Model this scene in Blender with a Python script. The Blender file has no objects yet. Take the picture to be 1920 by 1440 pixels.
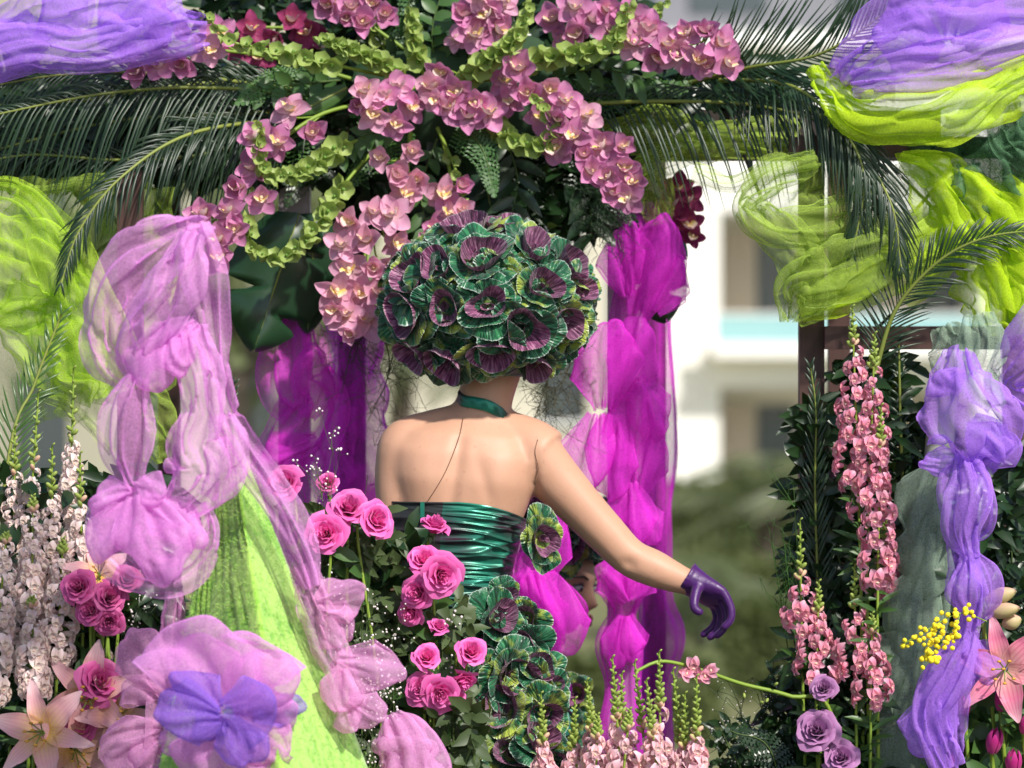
import bpy, math, random
import numpy as np
from mathutils import Vector, Matrix

# ------------------------------------------------------------------ camera, sky, sun, exposure
sc = bpy.context.scene
COL = sc.collection
PX, ZC, CD = 7200.0, 2.7, 8.0          # focal length in photo pixels, camera height, camera to dancer
cam_d = bpy.data.cameras.new("camera")
cam = bpy.data.objects.new("camera", cam_d); COL.objects.link(cam)
cam.location = (0, -CD, ZC); cam.rotation_euler = (math.radians(90), 0, 0)
cam_d.sensor_width = 36; cam_d.lens = PX / 1920 * 36
cam_d.clip_start = 0.1; cam_d.clip_end = 2000
cam_d.dof.use_dof = True; cam_d.dof.focus_distance = 7.7; cam_d.dof.aperture_fstop = 3.3
sc.camera = cam
SUN_EL, SUN_AZ = math.radians(43), math.radians(34)   # azimuth: degrees to the right of "behind the camera"
sd = Vector((math.sin(SUN_AZ) * math.cos(SUN_EL), -math.cos(SUN_AZ) * math.cos(SUN_EL), math.sin(SUN_EL)))
w = bpy.data.worlds.new("World"); sc.world = w; w.use_nodes = True
wn = w.node_tree; sky = wn.nodes.new('ShaderNodeTexSky'); sky.sky_type = 'NISHITA'; sky.sun_disc = False
sky.sun_elevation = SUN_EL; sky.sun_rotation = math.atan2(sd.x, sd.y)
bg = wn.nodes['Background']; bg.inputs[1].default_value = 0.11
wn.links.new(sky.outputs[0], bg.inputs[0])
sun_d = bpy.data.lights.new("sun", 'SUN'); sun_d.energy = 4.0; sun_d.angle = math.radians(2.5); sun_d.color = (1, .95, .87)
sun = bpy.data.objects.new("sun", sun_d); COL.objects.link(sun)
sun.rotation_euler = sd.to_track_quat('Z', 'Y').to_euler(); sun.location = (4, -6, 12)
sc.view_settings.view_transform = 'Standard'; sc.view_settings.look = 'None'
sc.view_settings.exposure = 0.42; sc.view_settings.gamma = 1
sc.render.engine = 'CYCLES'
sc.cycles.transparent_max_bounces = 40; sc.cycles.max_bounces = 10; sc.cycles.transmission_bounces = 10

# ------------------------------------------------------------------ helpers
R = random.Random(11)
rng = np.random.default_rng(11)

def P(x, y, Y=0.0):
    k = (CD + Y) / PX
    return np.array([(x - 960) * k, Y, ZC + (720 - y) * k])
def S(px, Y=0.0): return px * (CD + Y) / PX
def nrm(a):
    a = np.asarray(a, float); return a / (np.linalg.norm(a, axis=-1, keepdims=True) + 1e-12)
def cr(D, n):
    """Catmull-Rom through the rows of D, n samples evenly spaced by chord length of the first 3 columns."""
    D = np.asarray(D, float)
    if len(D) == 2: D = np.vstack([D[0], D.mean(0), D[1]])
    E = np.vstack([2 * D[0] - D[1], D, 2 * D[-1] - D[-2]])
    m = len(D) - 1; tt = np.linspace(0, m, m * 24 + 1); i = np.minimum(tt.astype(int), m - 1); t = (tt - i)[:, None]
    a, b, c, d = E[i], E[i + 1], E[i + 2], E[i + 3]
    Q = .5 * (2 * b + (c - a) * t + (2 * a - 5 * b + 4 * c - d) * t ** 2 + (3 * b - a - 3 * c + d) * t ** 3)
    L = np.r_[0, np.cumsum(np.linalg.norm(np.diff(Q[:, :3], axis=0), axis=1))]
    s = np.linspace(0, L[-1], n)
    return np.stack([np.interp(s, L, Q[:, k]) for k in range(Q.shape[1])], 1)
def pth(pts, n):
    """pixel path rows (px, py, Y) -> n world points"""
    return cr([P(*p[:3]) for p in pts], n)
def snoise(seed, k=5, fmax=3.0):
    r = np.random.default_rng(seed)
    a = r.normal(size=k) ; fu = r.uniform(.4, fmax, k) * r.choice([-1, 1], k); fv = r.uniform(.3, fmax * .8, k); ph = r.uniform(0, 6.28, k)
    a = a / np.abs(a).sum()
    return lambda u, v: sum(a[i] * np.sin(6.283 * (fu[i] * u + fv[i] * v) + ph[i]) for i in range(k))

class MB:
    def __init__(s): s.v = []; s.f = []; s.uv = []; s.mi = []; s.n = 0
    def add(s, V, F, UV=None, mi=0):
        V = np.asarray(V, float).reshape(-1, 3); F = np.asarray(F, int)
        s.v.append(V); s.f.append(F + s.n); s.mi.append(np.full(len(F), mi))
        s.uv.append(np.zeros((len(V), 2)) if UV is None else np.asarray(UV, float).reshape(-1, 2)); s.n += len(V); return s
    def grid(s, G, mi=0, wrap=False, uv=None, flip=False):
        nu, nv = G.shape[:2]
        i, j = np.meshgrid(np.arange(nu - 1), np.arange(nv if wrap else nv - 1), indexing='ij'); j2 = (j + 1) % nv
        F = np.stack([i * nv + j, i * nv + j2, (i + 1) * nv + j2, (i + 1) * nv + j], -1).reshape(-1, 4)
        if flip: F = F[:, ::-1]
        if uv is None:
            a, b = np.meshgrid(np.linspace(0, 1, nu), np.linspace(0, 1, nv), indexing='ij'); uv = np.stack([a, b], -1)
        return s.add(G.reshape(-1, 3), F, uv.reshape(-1, 2), mi)
    def box(s, lo, hi, mi=0):
        x0, y0, z0 = lo; x1, y1, z1 = hi
        V = [(x0,y0,z0),(x1,y0,z0),(x1,y1,z0),(x0,y1,z0),(x0,y0,z1),(x1,y0,z1),(x1,y1,z1),(x0,y1,z1)]
        return s.add(V, [(0,3,2,1),(4,5,6,7),(0,1,5,4),(1,2,6,5),(2,3,7,6),(3,0,4,7)], None, mi)
    def tube(s, pts, rad, sides=6, mi=0, cap=True, flat=1.0):
        pts = np.asarray(pts, float); n = len(pts); rad = np.broadcast_to(np.asarray(rad, float), (n,))
        T = nrm(np.gradient(pts, axis=0)); ref = np.array([0, -1, .001])
        A = np.cross(T, ref); bad = np.linalg.norm(A, axis=1) < .15
        A[bad] = np.cross(T[bad], [1, 0, 0]); A = nrm(A); B = np.cross(A, T)
        th = np.linspace(0, 2 * np.pi, sides, endpoint=False)
        G = pts[:, None] + rad[:, None, None] * (A[:, None] * np.cos(th)[None, :, None] + flat * B[:, None] * np.sin(th)[None, :, None])
        base = s.n; s.grid(G, mi, wrap=True)
        if cap:
            for ring, sg in ((0, 1), (n - 1, -1)):
                idx = np.arange(sides)[::sg] + ring * sides
                tri = np.stack([np.full(sides - 2, idx[0]), idx[1:-1], idx[2:]], 1) + base
                s.f.append(tri); s.mi.append(np.full(len(tri), mi))
        return s
    def bar(s, a, b, wx, wy=None, mi=0):
        """square bar from a to b"""
        a = np.asarray(a, float); b = np.asarray(b, float); wy = wx if wy is None else wy
        T = nrm(b - a); A = np.cross(T, [0, 1, 0])
        if np.linalg.norm(A) < .1: A = np.array([1., 0, 0])
        A = nrm(A); B = np.cross(A, T)
        V = [p + A * sx * wx / 2 + B * sy * wy / 2 for p in (a, b) for sx, sy in ((-1,-1),(1,-1),(1,1),(-1,1))]
        return s.add(V, [(0,3,2,1),(4,5,6,7),(0,1,5,4),(1,2,6,5),(2,3,7,6),(3,0,4,7)], None, mi)
    def ell(s, c, r, nu=12, nv=16, mi=0, fn=None):
        u = np.linspace(0.001, np.pi - .001, nu)[:, None]; v = np.linspace(0, 2 * np.pi, nv, endpoint=False)[None]
        D = np.stack([np.sin(u) * np.cos(v), np.sin(u) * np.sin(v), np.cos(u) + 0 * v], -1)
        k = 1 if fn is None else fn(D)[..., None]
        return s.grid(np.asarray(c) + D * np.asarray(r) * k, mi, wrap=True, flip=True)
    def verts(s): return np.concatenate(s.v)
    def mesh(s, name, mats, origin=(0, 0, 0), smooth=True):
        V = (s.verts() - np.asarray(origin, float)).astype(np.float32); UV = np.concatenate(s.uv).astype(np.float32)
        L = np.concatenate([f.ravel() for f in s.f]).astype(np.int32)
        tot = np.concatenate([np.full(len(f), f.shape[1]) for f in s.f]); st = np.r_[0, np.cumsum(tot)[:-1]].astype(np.int32)
        me = bpy.data.meshes.new(name)
        me.vertices.add(len(V)); me.vertices.foreach_set('co', V.ravel())
        me.loops.add(len(L)); me.loops.foreach_set('vertex_index', L)
        me.polygons.add(len(st)); me.polygons.foreach_set('loop_start', st)
        me.polygons.foreach_set('material_index', np.concatenate(s.mi).astype(np.int32))
        me.polygons.foreach_set('use_smooth', np.full(len(st), bool(smooth)))
        lay = me.uv_layers.new(name='uv'); lay.data.foreach_set('uv', UV[L].ravel())
        me.update(calc_edges=True); me.validate()
        for m in (mats if isinstance(mats, (list, tuple)) else [mats]): me.materials.append(m)
        return me

def tag(o, label=None, cat=None, group=None, kind=None):
    if label: o['label'] = label
    if cat: o['category'] = cat
    if group: o['group'] = group
    if kind: o['kind'] = kind
    return o
def thing(name, label, cat, loc=(0, 0, 0), group=None):
    o = bpy.data.objects.new(name, None); COL.objects.link(o); o.location = tuple(loc); o.empty_display_size = .05
    return tag(o, label, cat, group)
def wloc(o):
    p = np.zeros(3)
    while o is not None: p = p + np.array(o.location); o = o.parent
    return p
def obj(name, mb, mats, parent=None, origin=None, smooth=True):
    """a mesh given in world coordinates; parents are only ever translated"""
    if origin is None:
        origin = wloc(parent) if parent is not None else (mb.verts().min(0) + mb.verts().max(0)) / 2
    o = bpy.data.objects.new(name, mb.mesh(name, mats, origin, smooth)); COL.objects.link(o)
    if parent is not None: o.parent = parent; o.location = tuple(np.asarray(origin) - wloc(parent))
    else: o.location = tuple(origin)
    return o
def inst(name, me, parent, mat4):
    """an instance of shared mesh data; mat4 in world space, the parent only translated"""
    o = bpy.data.objects.new(name, me); COL.objects.link(o); o.parent = parent
    m = mat4.copy(); m.translation = mat4.translation - Vector(wloc(parent)); o.matrix_basis = m
    return o
def basis(pos, z, up=(0, 0, 1), s=1.0, roll=0.0):
    z = Vector(z).normalized(); up = Vector(up); x = up.cross(z)
    if x.length < 1e-3: x = Vector((1, 0, 0))
    x.normalize(); y = z.cross(x)
    m = Matrix((x, y, z)).transposed().to_4x4() @ Matrix.Rotation(roll, 4, 'Z')
    sv = (s, s, s) if isinstance(s, (int, float)) else s
    return Matrix.Translation(Vector(pos)) @ m @ Matrix.Diagonal((*sv, 1))

# ------------------------------------------------------------------ materials
def newmat(name):
    m = bpy.data.materials.new(name); m.use_nodes = True; nt = m.node_tree; nt.nodes.clear()
    out = nt.nodes.new('ShaderNodeOutputMaterial'); return m, nt, out
def N(nt, typ, ins=None, **kw):
    n = nt.nodes.new(typ)
    for k, v in kw.items(): setattr(n, k, v)
    for k, v in (ins or {}).items():
        if isinstance(v, bpy.types.NodeSocket): nt.links.new(v, n.inputs[k])
        else:
            if isinstance(v, tuple) and len(v) == 3 and n.inputs[k].type == 'RGBA': v = (*v, 1)
            n.inputs[k].default_value = v
    return n
def math_(nt, op, a, b=0.0, clamp=False):
    n = nt.nodes.new('ShaderNodeMath'); n.operation = op; n.use_clamp = clamp
    for k, v in ((0, a), (1, b)):
        if isinstance(v, bpy.types.NodeSocket): nt.links.new(v, n.inputs[k])
        else: n.inputs[k].default_value = v
    return n.outputs[0]
def mix(nt, f, a, b):
    n = nt.nodes.new('ShaderNodeMix'); n.data_type = 'RGBA'
    for k, v in ((0, f), (6, a), (7, b)):
        if isinstance(v, bpy.types.NodeSocket): nt.links.new(v, n.inputs[k])
        else: n.inputs[k].default_value = (*v, 1) if isinstance(v, tuple) and len(v) == 3 else v
    return n.outputs[2]
def ramp(nt, f, stops):
    n = nt.nodes.new('ShaderNodeValToRGB'); nt.links.new(f, n.inputs[0]); e = n.color_ramp.elements
    while len(e) < len(stops): e.new(.5)
    for k, (p, c) in enumerate(stops): e[k].position = p; e[k].color = (*c, 1) if len(c) == 3 else c
    return n.outputs[0]
def coords(nt, kind='Object'): return N(nt, 'ShaderNodeTexCoord').outputs[kind]
def noise_(nt, vec, scale, detail=3, rough=.55):
    return N(nt, 'ShaderNodeTexNoise', {'Vector': vec, 'Scale': scale, 'Detail': detail, 'Roughness': rough}).outputs['Fac']
def maps(nt, vec, s): return N(nt, 'ShaderNodeMapping', {'Vector': vec, 'Scale': s}).outputs[0]
def bump(nt, h, strength=.3, dist=.002): return N(nt, 'ShaderNodeBump', {'Height': h, 'Strength': strength, 'Distance': dist}).outputs[0]

def organza(name, col, alpha=.42, edge=.3, trans=.34, gloss=.03):
    """open-weave fabric: the thread cover grows as the cloth turns edge-on, as it does in the real weave"""
    m, nt, out = newmat(name); uv = coords(nt, 'UV'); oc = coords(nt, 'Object')
    streak = noise_(nt, maps(nt, uv, (7, 90, 1)), 1, 2); cloud = noise_(nt, oc, 14, 3)
    sp = N(nt, 'ShaderNodeSeparateXYZ', {0: uv}).outputs[1]
    hem = math_(nt, 'GREATER_THAN', math_(nt, 'ABSOLUTE', math_(nt, 'SUBTRACT', sp, .5)), .489)
    fac = N(nt, 'ShaderNodeLayerWeight', {'Blend': .5}).outputs['Facing']
    a = math_(nt, 'MULTIPLY', math_(nt, 'POWER', fac, 1.7), .95 - alpha)
    a = math_(nt, 'ADD', a, alpha)
    weave = noise_(nt, oc, 230, 2, .75)
    a = math_(nt, 'MULTIPLY', a, math_(nt, 'ADD', math_(nt, 'ADD', math_(nt, 'MULTIPLY', streak, .12), math_(nt, 'MULTIPLY', cloud, .4)), math_(nt, 'ADD', math_(nt, 'MULTIPLY', weave, 1.4), .07)))
    a = math_(nt, 'ADD', a, math_(nt, 'MULTIPLY', hem, edge), True)
    vec = N(nt, 'ShaderNodeSeparateXYZ', {0: oc})
    c2 = mix(nt, cloud, tuple(x * .88 for x in col), tuple(min(1, x * 1.1) for x in col))
    d = N(nt, 'ShaderNodeBsdfDiffuse', {'Color': c2}); t = N(nt, 'ShaderNodeBsdfTranslucent', {'Color': c2})
    b = N(nt, 'ShaderNodeMixShader', {0: trans, 1: d.outputs[0], 2: t.outputs[0]})
    g = N(nt, 'ShaderNodeBsdfGlossy', {'Color': tuple(min(1, .35 + x * .6) for x in col), 'Roughness': .5})
    b = N(nt, 'ShaderNodeMixShader', {0: gloss, 1: b.outputs[0], 2: g.outputs[0]})
    tr = N(nt, 'ShaderNodeBsdfTransparent')
    f = N(nt, 'ShaderNodeMixShader', {0: a, 1: tr.outputs[0], 2: b.outputs[0]})
    nt.links.new(f.outputs[0], out.inputs[0]); return m
def petal(name, inner, outer, vein=None, rough=.5, trans=.35, vfreq=9, var=.12, tip=None):
    """uv.y runs from the base (0) to the tip (1)"""
    m, nt, out = newmat(name); uv = coords(nt, 'UV'); sp = N(nt, 'ShaderNodeSeparateXYZ', {0: uv})
    stops = [(.05, inner), (.6, outer)] + ([(1, tip)] if tip else [])
    c = ramp(nt, sp.outputs[1], stops)
    if vein:
        wv = math_(nt, 'SINE', math_(nt, 'MULTIPLY', sp.outputs[0], vfreq * 6.283))
        wv = math_(nt, 'MULTIPLY', math_(nt, 'POWER', math_(nt, 'ABSOLUTE', wv), 6), .4); c = mix(nt, wv, c, vein)
    rnd = N(nt, 'ShaderNodeObjectInfo').outputs['Random']; nz = noise_(nt, coords(nt), 40, 2)
    val = math_(nt, 'ADD', 1 - var * 1.5, math_(nt, 'ADD', math_(nt, 'MULTIPLY', rnd, var * 1.6), math_(nt, 'MULTIPLY', nz, var * 1.2)))
    hs = N(nt, 'ShaderNodeHueSaturation', {'Color': c, 'Value': val, 'Saturation': 1.0})
    p = N(nt, 'ShaderNodeBsdfPrincipled', {'Base Color': hs.outputs[0], 'Roughness': rough, 'Sheen Weight': .12, 'Specular IOR Level': .35})
    t = N(nt, 'ShaderNodeBsdfTranslucent', {'Color': hs.outputs[0]})
    f = N(nt, 'ShaderNodeMixShader', {0: trans, 1: p.outputs[0], 2: t.outputs[0]})
    nt.links.new(f.outputs[0], out.inputs[0]); return m
def leaf(name, a, b, rough=.38, trans=.22, scale=12, spec=.5):
    m, nt, out = newmat(name); nz = noise_(nt, coords(nt), scale, 3)
    rnd = N(nt, 'ShaderNodeObjectInfo').outputs['Random']
    isl = N(nt, 'ShaderNodeNewGeometry').outputs['Random Per Island']
    f0 = math_(nt, 'ADD', math_(nt, 'MULTIPLY', nz, .5), math_(nt, 'MULTIPLY', math_(nt, 'ADD', rnd, isl), .3), True)
    c = mix(nt, f0, a, b)
    p = N(nt, 'ShaderNodeBsdfPrincipled', {'Base Color': c, 'Roughness': rough, 'Specular IOR Level': spec})
    t = N(nt, 'ShaderNodeBsdfTranslucent', {'Color': mix(nt, .4, c, (.25, .4, .03))})
    f = N(nt, 'ShaderNodeMixShader', {0: trans, 1: p.outputs[0], 2: t.outputs[0]})
    nt.links.new(f.outputs[0], out.inputs[0]); return m
def plain(name, a, b=None, rough=.6, scale=20, bmp=0, bdist=.002, metal=0, spec=.5, sheen=0, stretch=(1, 1, 1)):
    m, nt, out = newmat(name); oc = maps(nt, coords(nt), stretch); nz = noise_(nt, oc, scale, 5)
    c = mix(nt, nz, a, b or tuple(x * .7 for x in a))
    p = N(nt, 'ShaderNodeBsdfPrincipled', {'Base Color': c, 'Roughness': rough, 'Metallic': metal, 'Specular IOR Level': spec, 'Sheen Weight': sheen})
    if bmp: nt.links.new(bump(nt, nz, bmp, bdist), p.inputs['Normal'])
    nt.links.new(p.outputs[0], out.inputs[0]); return m

M = {}
M['pink_org'] = organza('pink_organza', (.92, .40, .86), .40)
M['pale_org'] = organza('pale_pink_organza', (.90, .44, .78), .36)
M['purple_org'] = organza('purple_organza', (.54, .26, .93), .44)
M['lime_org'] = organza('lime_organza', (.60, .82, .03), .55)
M['olive_org'] = organza('sheer_olive_organza', (.42, .58, .10), .32, edge=.5)
M['magenta_org'] = organza('magenta_organza', (.92, .06, .80), .40)
M['bottle_org'] = organza('bottle_green_organza', (.10, .22, .11), .55)
M['grey_org'] = organza('grey_green_organza', (.36, .48, .36), .46)
M['orchid'] = petal('orchid_petal', (.84, .54, .68), (.66, .23, .46), vein=(.48, .10, .32), vfreq=5, tip=(.72, .32, .54), var=.26)
M['orchid_b'] = petal('orchid_petal_pale', (.88, .62, .70), (.78, .38, .55), vein=(.62, .2, .4), vfreq=5, tip=(.84, .48, .62), var=.22)
M['orchid_d'] = petal('orchid_petal_deep_and_shaded', (.52, .10, .25), (.33, .035, .13), vfreq=5, tip=(.4, .06, .18))  # claret blooms, plus the back spray whose shade is put into the colour
M['lip'] = petal('orchid_lip', (.85, .65, .12), (.88, .74, .66), tip=(.78, .33, .42), trans=.2)
M['column'] = plain('orchid_column', (.85, .72, .3), (.8, .62, .55), .5)
M['bell'] = leaf('bell_calyx', (.26, .38, .08), (.48, .58, .18), .5, .35)
M['bell_d'] = leaf('bell_centre', (.10, .24, .03), (.2, .36, .06), .6, .2)
M['stem'] = leaf('green_stem', (.16, .28, .03), (.30, .42, .05), .5, .1)
M['stem_d'] = leaf('dark_stem', (.05, .10, .02), (.10, .16, .04), .6, .1)
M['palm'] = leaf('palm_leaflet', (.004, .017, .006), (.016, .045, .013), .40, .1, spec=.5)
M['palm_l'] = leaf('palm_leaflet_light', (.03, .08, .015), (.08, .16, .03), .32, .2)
M['rachis'] = leaf('palm_rachis', (.12, .17, .03), (.30, .34, .06), .5, .1)
M['fern'] = leaf('fern_leaf', (.03, .10, .02), (.08, .20, .035), .45, .25)
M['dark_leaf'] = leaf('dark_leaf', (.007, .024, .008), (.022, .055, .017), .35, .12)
M['monstera'] = leaf('monstera_leaf', (.010, .035, .016), (.018, .055, .024), .28, .1)
M['mid_leaf'] = leaf('mid_leaf', (.03, .085, .02), (.08, .17, .04), .42, .22)
M['olive_leaf'] = leaf('olive_leaf', (.03, .055, .018), (.09, .13, .045), .5, .2)
M['rose'] = petal('rose_petal', (.62, .015, .22), (.82, .07, .42), trans=.28, tip=(.90, .20, .56))
M['rose_m'] = petal('rose_petal_magenta', (.42, .02, .16), (.58, .05, .28), trans=.25, tip=(.68, .14, .38))
M['rose_v'] = petal('rose_petal_mauve', (.30, .08, .26), (.42, .16, .40), trans=.25, tip=(.52, .24, .48))
M['snap_pale'] = petal('snapdragon_pale', (.88, .78, .66), (.88, .68, .66), trans=.3, tip=(.94, .84, .81), var=.1)
M['snap_pink'] = petal('snapdragon_pink', (.80, .36, .38), (.80, .28, .42), trans=.32, tip=(.90, .52, .62), var=.25)
M['snap_soft'] = petal('snapdragon_soft', (.84, .56, .50), (.84, .48, .55), trans=.3, tip=(.92, .66, .72), var=.2)
M['palate'] = plain('snapdragon_palate', (.84, .56, .36), (.84, .50, .46), .7)
M['bud'] = leaf('flower_bud', (.24, .36, .06), (.44, .52, .12), .5, .25)
M['bud_p'] = petal('bud_peach', (.55, .55, .2), (.85, .52, .38), trans=.25)
M['lily'] = petal('lily_petal', (.82, .56, .10), (.88, .46, .48), vein=(.8, .28, .36), vfreq=3, trans=.25, tip=(.92, .66, .66))
M['lily_m'] = petal('lily_petal_pink', (.85, .5, .4), (.84, .22, .36), vein=(.6, .04, .16), vfreq=3, trans=.25, tip=(.88, .48, .56))
M['anther'] = plain('anther', (.55, .22, .04), (.7, .4, .05), .8)
M['tulip'] = petal('tulip_petal', (.5, .05, .2), (.50, .015, .20), vein=(.65, .06, .32), trans=.22, tip=(.6, .04, .28))
M['mimosa'] = plain('mimosa_yellow', (.90, .68, .01), (.95, .8, .04), .9, 60)
M['gyp'] = plain('gypsophila_white', (.82, .76, .74), (.8, .66, .68), .8)
M['twig'] = plain('dark_twig', (.05, .05, .025), (.09, .08, .04), .8)
M['claret'] = petal('claret_petal', (.10, .008, .03), (.16, .012, .05), trans=.2, tip=(.25, .03, .10))
M['wood'] = plain('brown_painted_wood', (.085, .036, .028), (.05, .022, .018), .55, 18, .25, stretch=(6, 6, .8))
M['wood_d'] = plain('dark_timber', (.035, .022, .018), (.02, .014, .011), .6, 18, .25)
M['wire'] = plain('dark_wire', (.03, .03, .028), None, .5)
M['skin'] = None
# more materials
def mk_skin():
    m, nt, out = newmat('skin'); oc = coords(nt); n1 = noise_(nt, oc, 6, 3); n2 = noise_(nt, oc, 160, 4, .7)
    fr = math_(nt, 'MULTIPLY', math_(nt, 'SUBTRACT', noise_(nt, oc, 70, 2), .66), 7, True); mot = noise_(nt, oc, 32, 4, .65)
    c = mix(nt, n1, (.53, .295, .19), (.62, .36, .24))
    c = mix(nt, math_(nt, 'MULTIPLY', mot, .35), c, (.52, .25, .17)); c = mix(nt, math_(nt, 'MULTIPLY', fr, .35), c, (.30, .14, .08))
    p = N(nt, 'ShaderNodeBsdfPrincipled', {'Base Color': c, 'Roughness': .52, 'Subsurface Weight': .14, 'Subsurface Radius': (.012, .005, .003), 'Specular IOR Level': .4, 'Normal': bump(nt, n2, .22, .0015)})
    nt.links.new(p.outputs[0], out.inputs[0]); return m
M['skin'] = mk_skin()
def mk_kale(name, purple):
    """uv.x runs round the leaf, uv.y from the base to the frilled rim"""
    m, nt, out = newmat(name); uv = coords(nt, 'UV'); sp = N(nt, 'ShaderNodeSeparateXYZ', {0: uv})
    rnd = N(nt, 'ShaderNodeObjectInfo').outputs['Random']; oc = coords(nt)
    ray = noise_(nt, maps(nt, uv, (46, 1.6, 1)), 1, 2); blot = noise_(nt, oc, 1.3, 2)
    if purple:
        c = ramp(nt, ray, [(.33, (.06, .010, .035)), (.5, (.26, .06, .17)), (.66, (.62, .28, .44))])
        c = mix(nt, math_(nt, 'MULTIPLY', math_(nt, 'SUBTRACT', blot, .42), 2.2, True), c, (.10, .05, .09))
    else:
        c = ramp(nt, ray, [(.34, (.003, .034, .015)), (.52, (.008, .11, .045)), (.7, (.04, .24, .09))])
        lime = math_(nt, 'MULTIPLY', math_(nt, 'SUBTRACT', math_(nt, 'ADD', blot, math_(nt, 'MULTIPLY', rnd, .18)), .60), 6.0, True)
        c = mix(nt, math_(nt, 'MULTIPLY', lime, .85), c, mix(nt, ray, (.22, .34, .02), (.60, .66, .10)))
    rim = math_(nt, 'MULTIPLY', math_(nt, 'SUBTRACT', math_(nt, 'ADD', sp.outputs[1], math_(nt, 'MULTIPLY', ray, .10)), 1.02), 40, True)
    c = mix(nt, math_(nt, 'MULTIPLY', rim, .35 if purple else .6), c, (.62, .70, .64))
    p = N(nt, 'ShaderNodeBsdfPrincipled', {'Base Color': c, 'Roughness': .36, 'Sheen Weight': .2, 'Specular IOR Level': .5, 'Normal': bump(nt, ray, .5, .05)})
    t = N(nt, 'ShaderNodeBsdfTranslucent', {'Color': c})
    f = N(nt, 'ShaderNodeMixShader', {0: .12, 1: p.outputs[0], 2: t.outputs[0]})
    nt.links.new(f.outputs[0], out.inputs[0]); return m
M['kale_g'] = mk_kale('kale_green_satin', False); M['kale_p'] = mk_kale('kale_purple_satin', True)
def mk_felt():
    m, nt, out = newmat('lime_sisal_felt'); oc = coords(nt)
    f1 = noise_(nt, maps(nt, oc, (1, 1, .35)), 75, 6, .75); f2 = noise_(nt, maps(nt, oc, (.5, .5, 1.2)), 130, 4, .7); big = noise_(nt, oc, 7, 4)
    f = math_(nt, 'ADD', math_(nt, 'MULTIPLY', f1, .5), math_(nt, 'ADD', math_(nt, 'MULTIPLY', f2, .3), math_(nt, 'MULTIPLY', math_(nt, 'SUBTRACT', big, .18), .55)))
    c = ramp(nt, f, [(.40, (.05, .20, .004)), (.50, (.17, .46, .012)), (.62, (.38, .64, .10))])
    p = N(nt, 'ShaderNodeBsdfPrincipled', {'Base Color': c, 'Roughness': .9, 'Sheen Weight': .5, 'Normal': bump(nt, f, .9, .008)})
    nt.links.new(p.outputs[0], out.inputs[0]); return m
M['felt'] = mk_felt()
def mk_taffeta(name, a, b, rough=.34):
    """shot taffeta: warp and weft of two colours, one showing face-on and the other at a slant"""
    m, nt, out = newmat(name); oc = coords(nt); n1 = noise_(nt, oc, 9, 2)
    fac = N(nt, 'ShaderNodeLayerWeight', {'Blend': .45}).outputs['Facing']
    f = math_(nt, 'ADD', math_(nt, 'MULTIPLY', fac, 1.3), math_(nt, 'ADD', math_(nt, 'MULTIPLY', math_(nt, 'SUBTRACT', n1, .5), 3.0), .34), True)
    c = mix(nt, f, a, b)
    wv = noise_(nt, maps(nt, oc, (30, 30, 400)), 1, 2)
    p = N(nt, 'ShaderNodeBsdfPrincipled', {'Base Color': c, 'Roughness': rough, 'Metallic': .35, 'Sheen Weight': .1, 'Normal': bump(nt, wv, .12, .002)})
    nt.links.new(p.outputs[0], out.inputs[0]); return m
M['taffeta'] = mk_taffeta('shot_taffeta', (.012, .20, .13), (.045, .018, .035))
M['taffeta_g'] = mk_taffeta('green_taffeta', (.012, .18, .12), (.02, .10, .08))
M['satin'] = plain('purple_satin', (.070, .008, .13), (.045, .005, .09), .42, 45, .45, .004, sheen=.1)
M['hair'] = plain('dark_hair', (.02, .012, .008), (.04, .022, .014), .4, 90, .5, stretch=(1, 1, 6))
M['lips'] = plain('lipstick', (.42, .07, .08), None, .35)
M['eye_w'] = plain('eye_white', (.7, .68, .66), None, .2)
M['eye_d'] = plain('eye_makeup', (.05, .02, .03), (.09, .03, .06), .5)
M['teeth'] = plain('teeth', (.8, .77, .7), None, .3)
M['thread'] = plain('brown_thread', (.14, .07, .04), None, .7)
M['foam'] = plain('floral_foam', (.03, .07, .03), None, .95, 40, .4)
M['deck'] = plain('deck_plywood', (.10, .09, .07), None, .8, 12, .3)
M['skirtf'] = plain('float_skirt_green', (.05, .14, .04), None, .8, 30, .4)
M['planter'] = plain('planter_green', (.03, .06, .03), None, .6)
M['soil'] = plain('soil', (.03, .022, .015), None, .95, 50, .8)
M['tyre'] = plain('tyre', (.02, .02, .02), None, .8)

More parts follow.
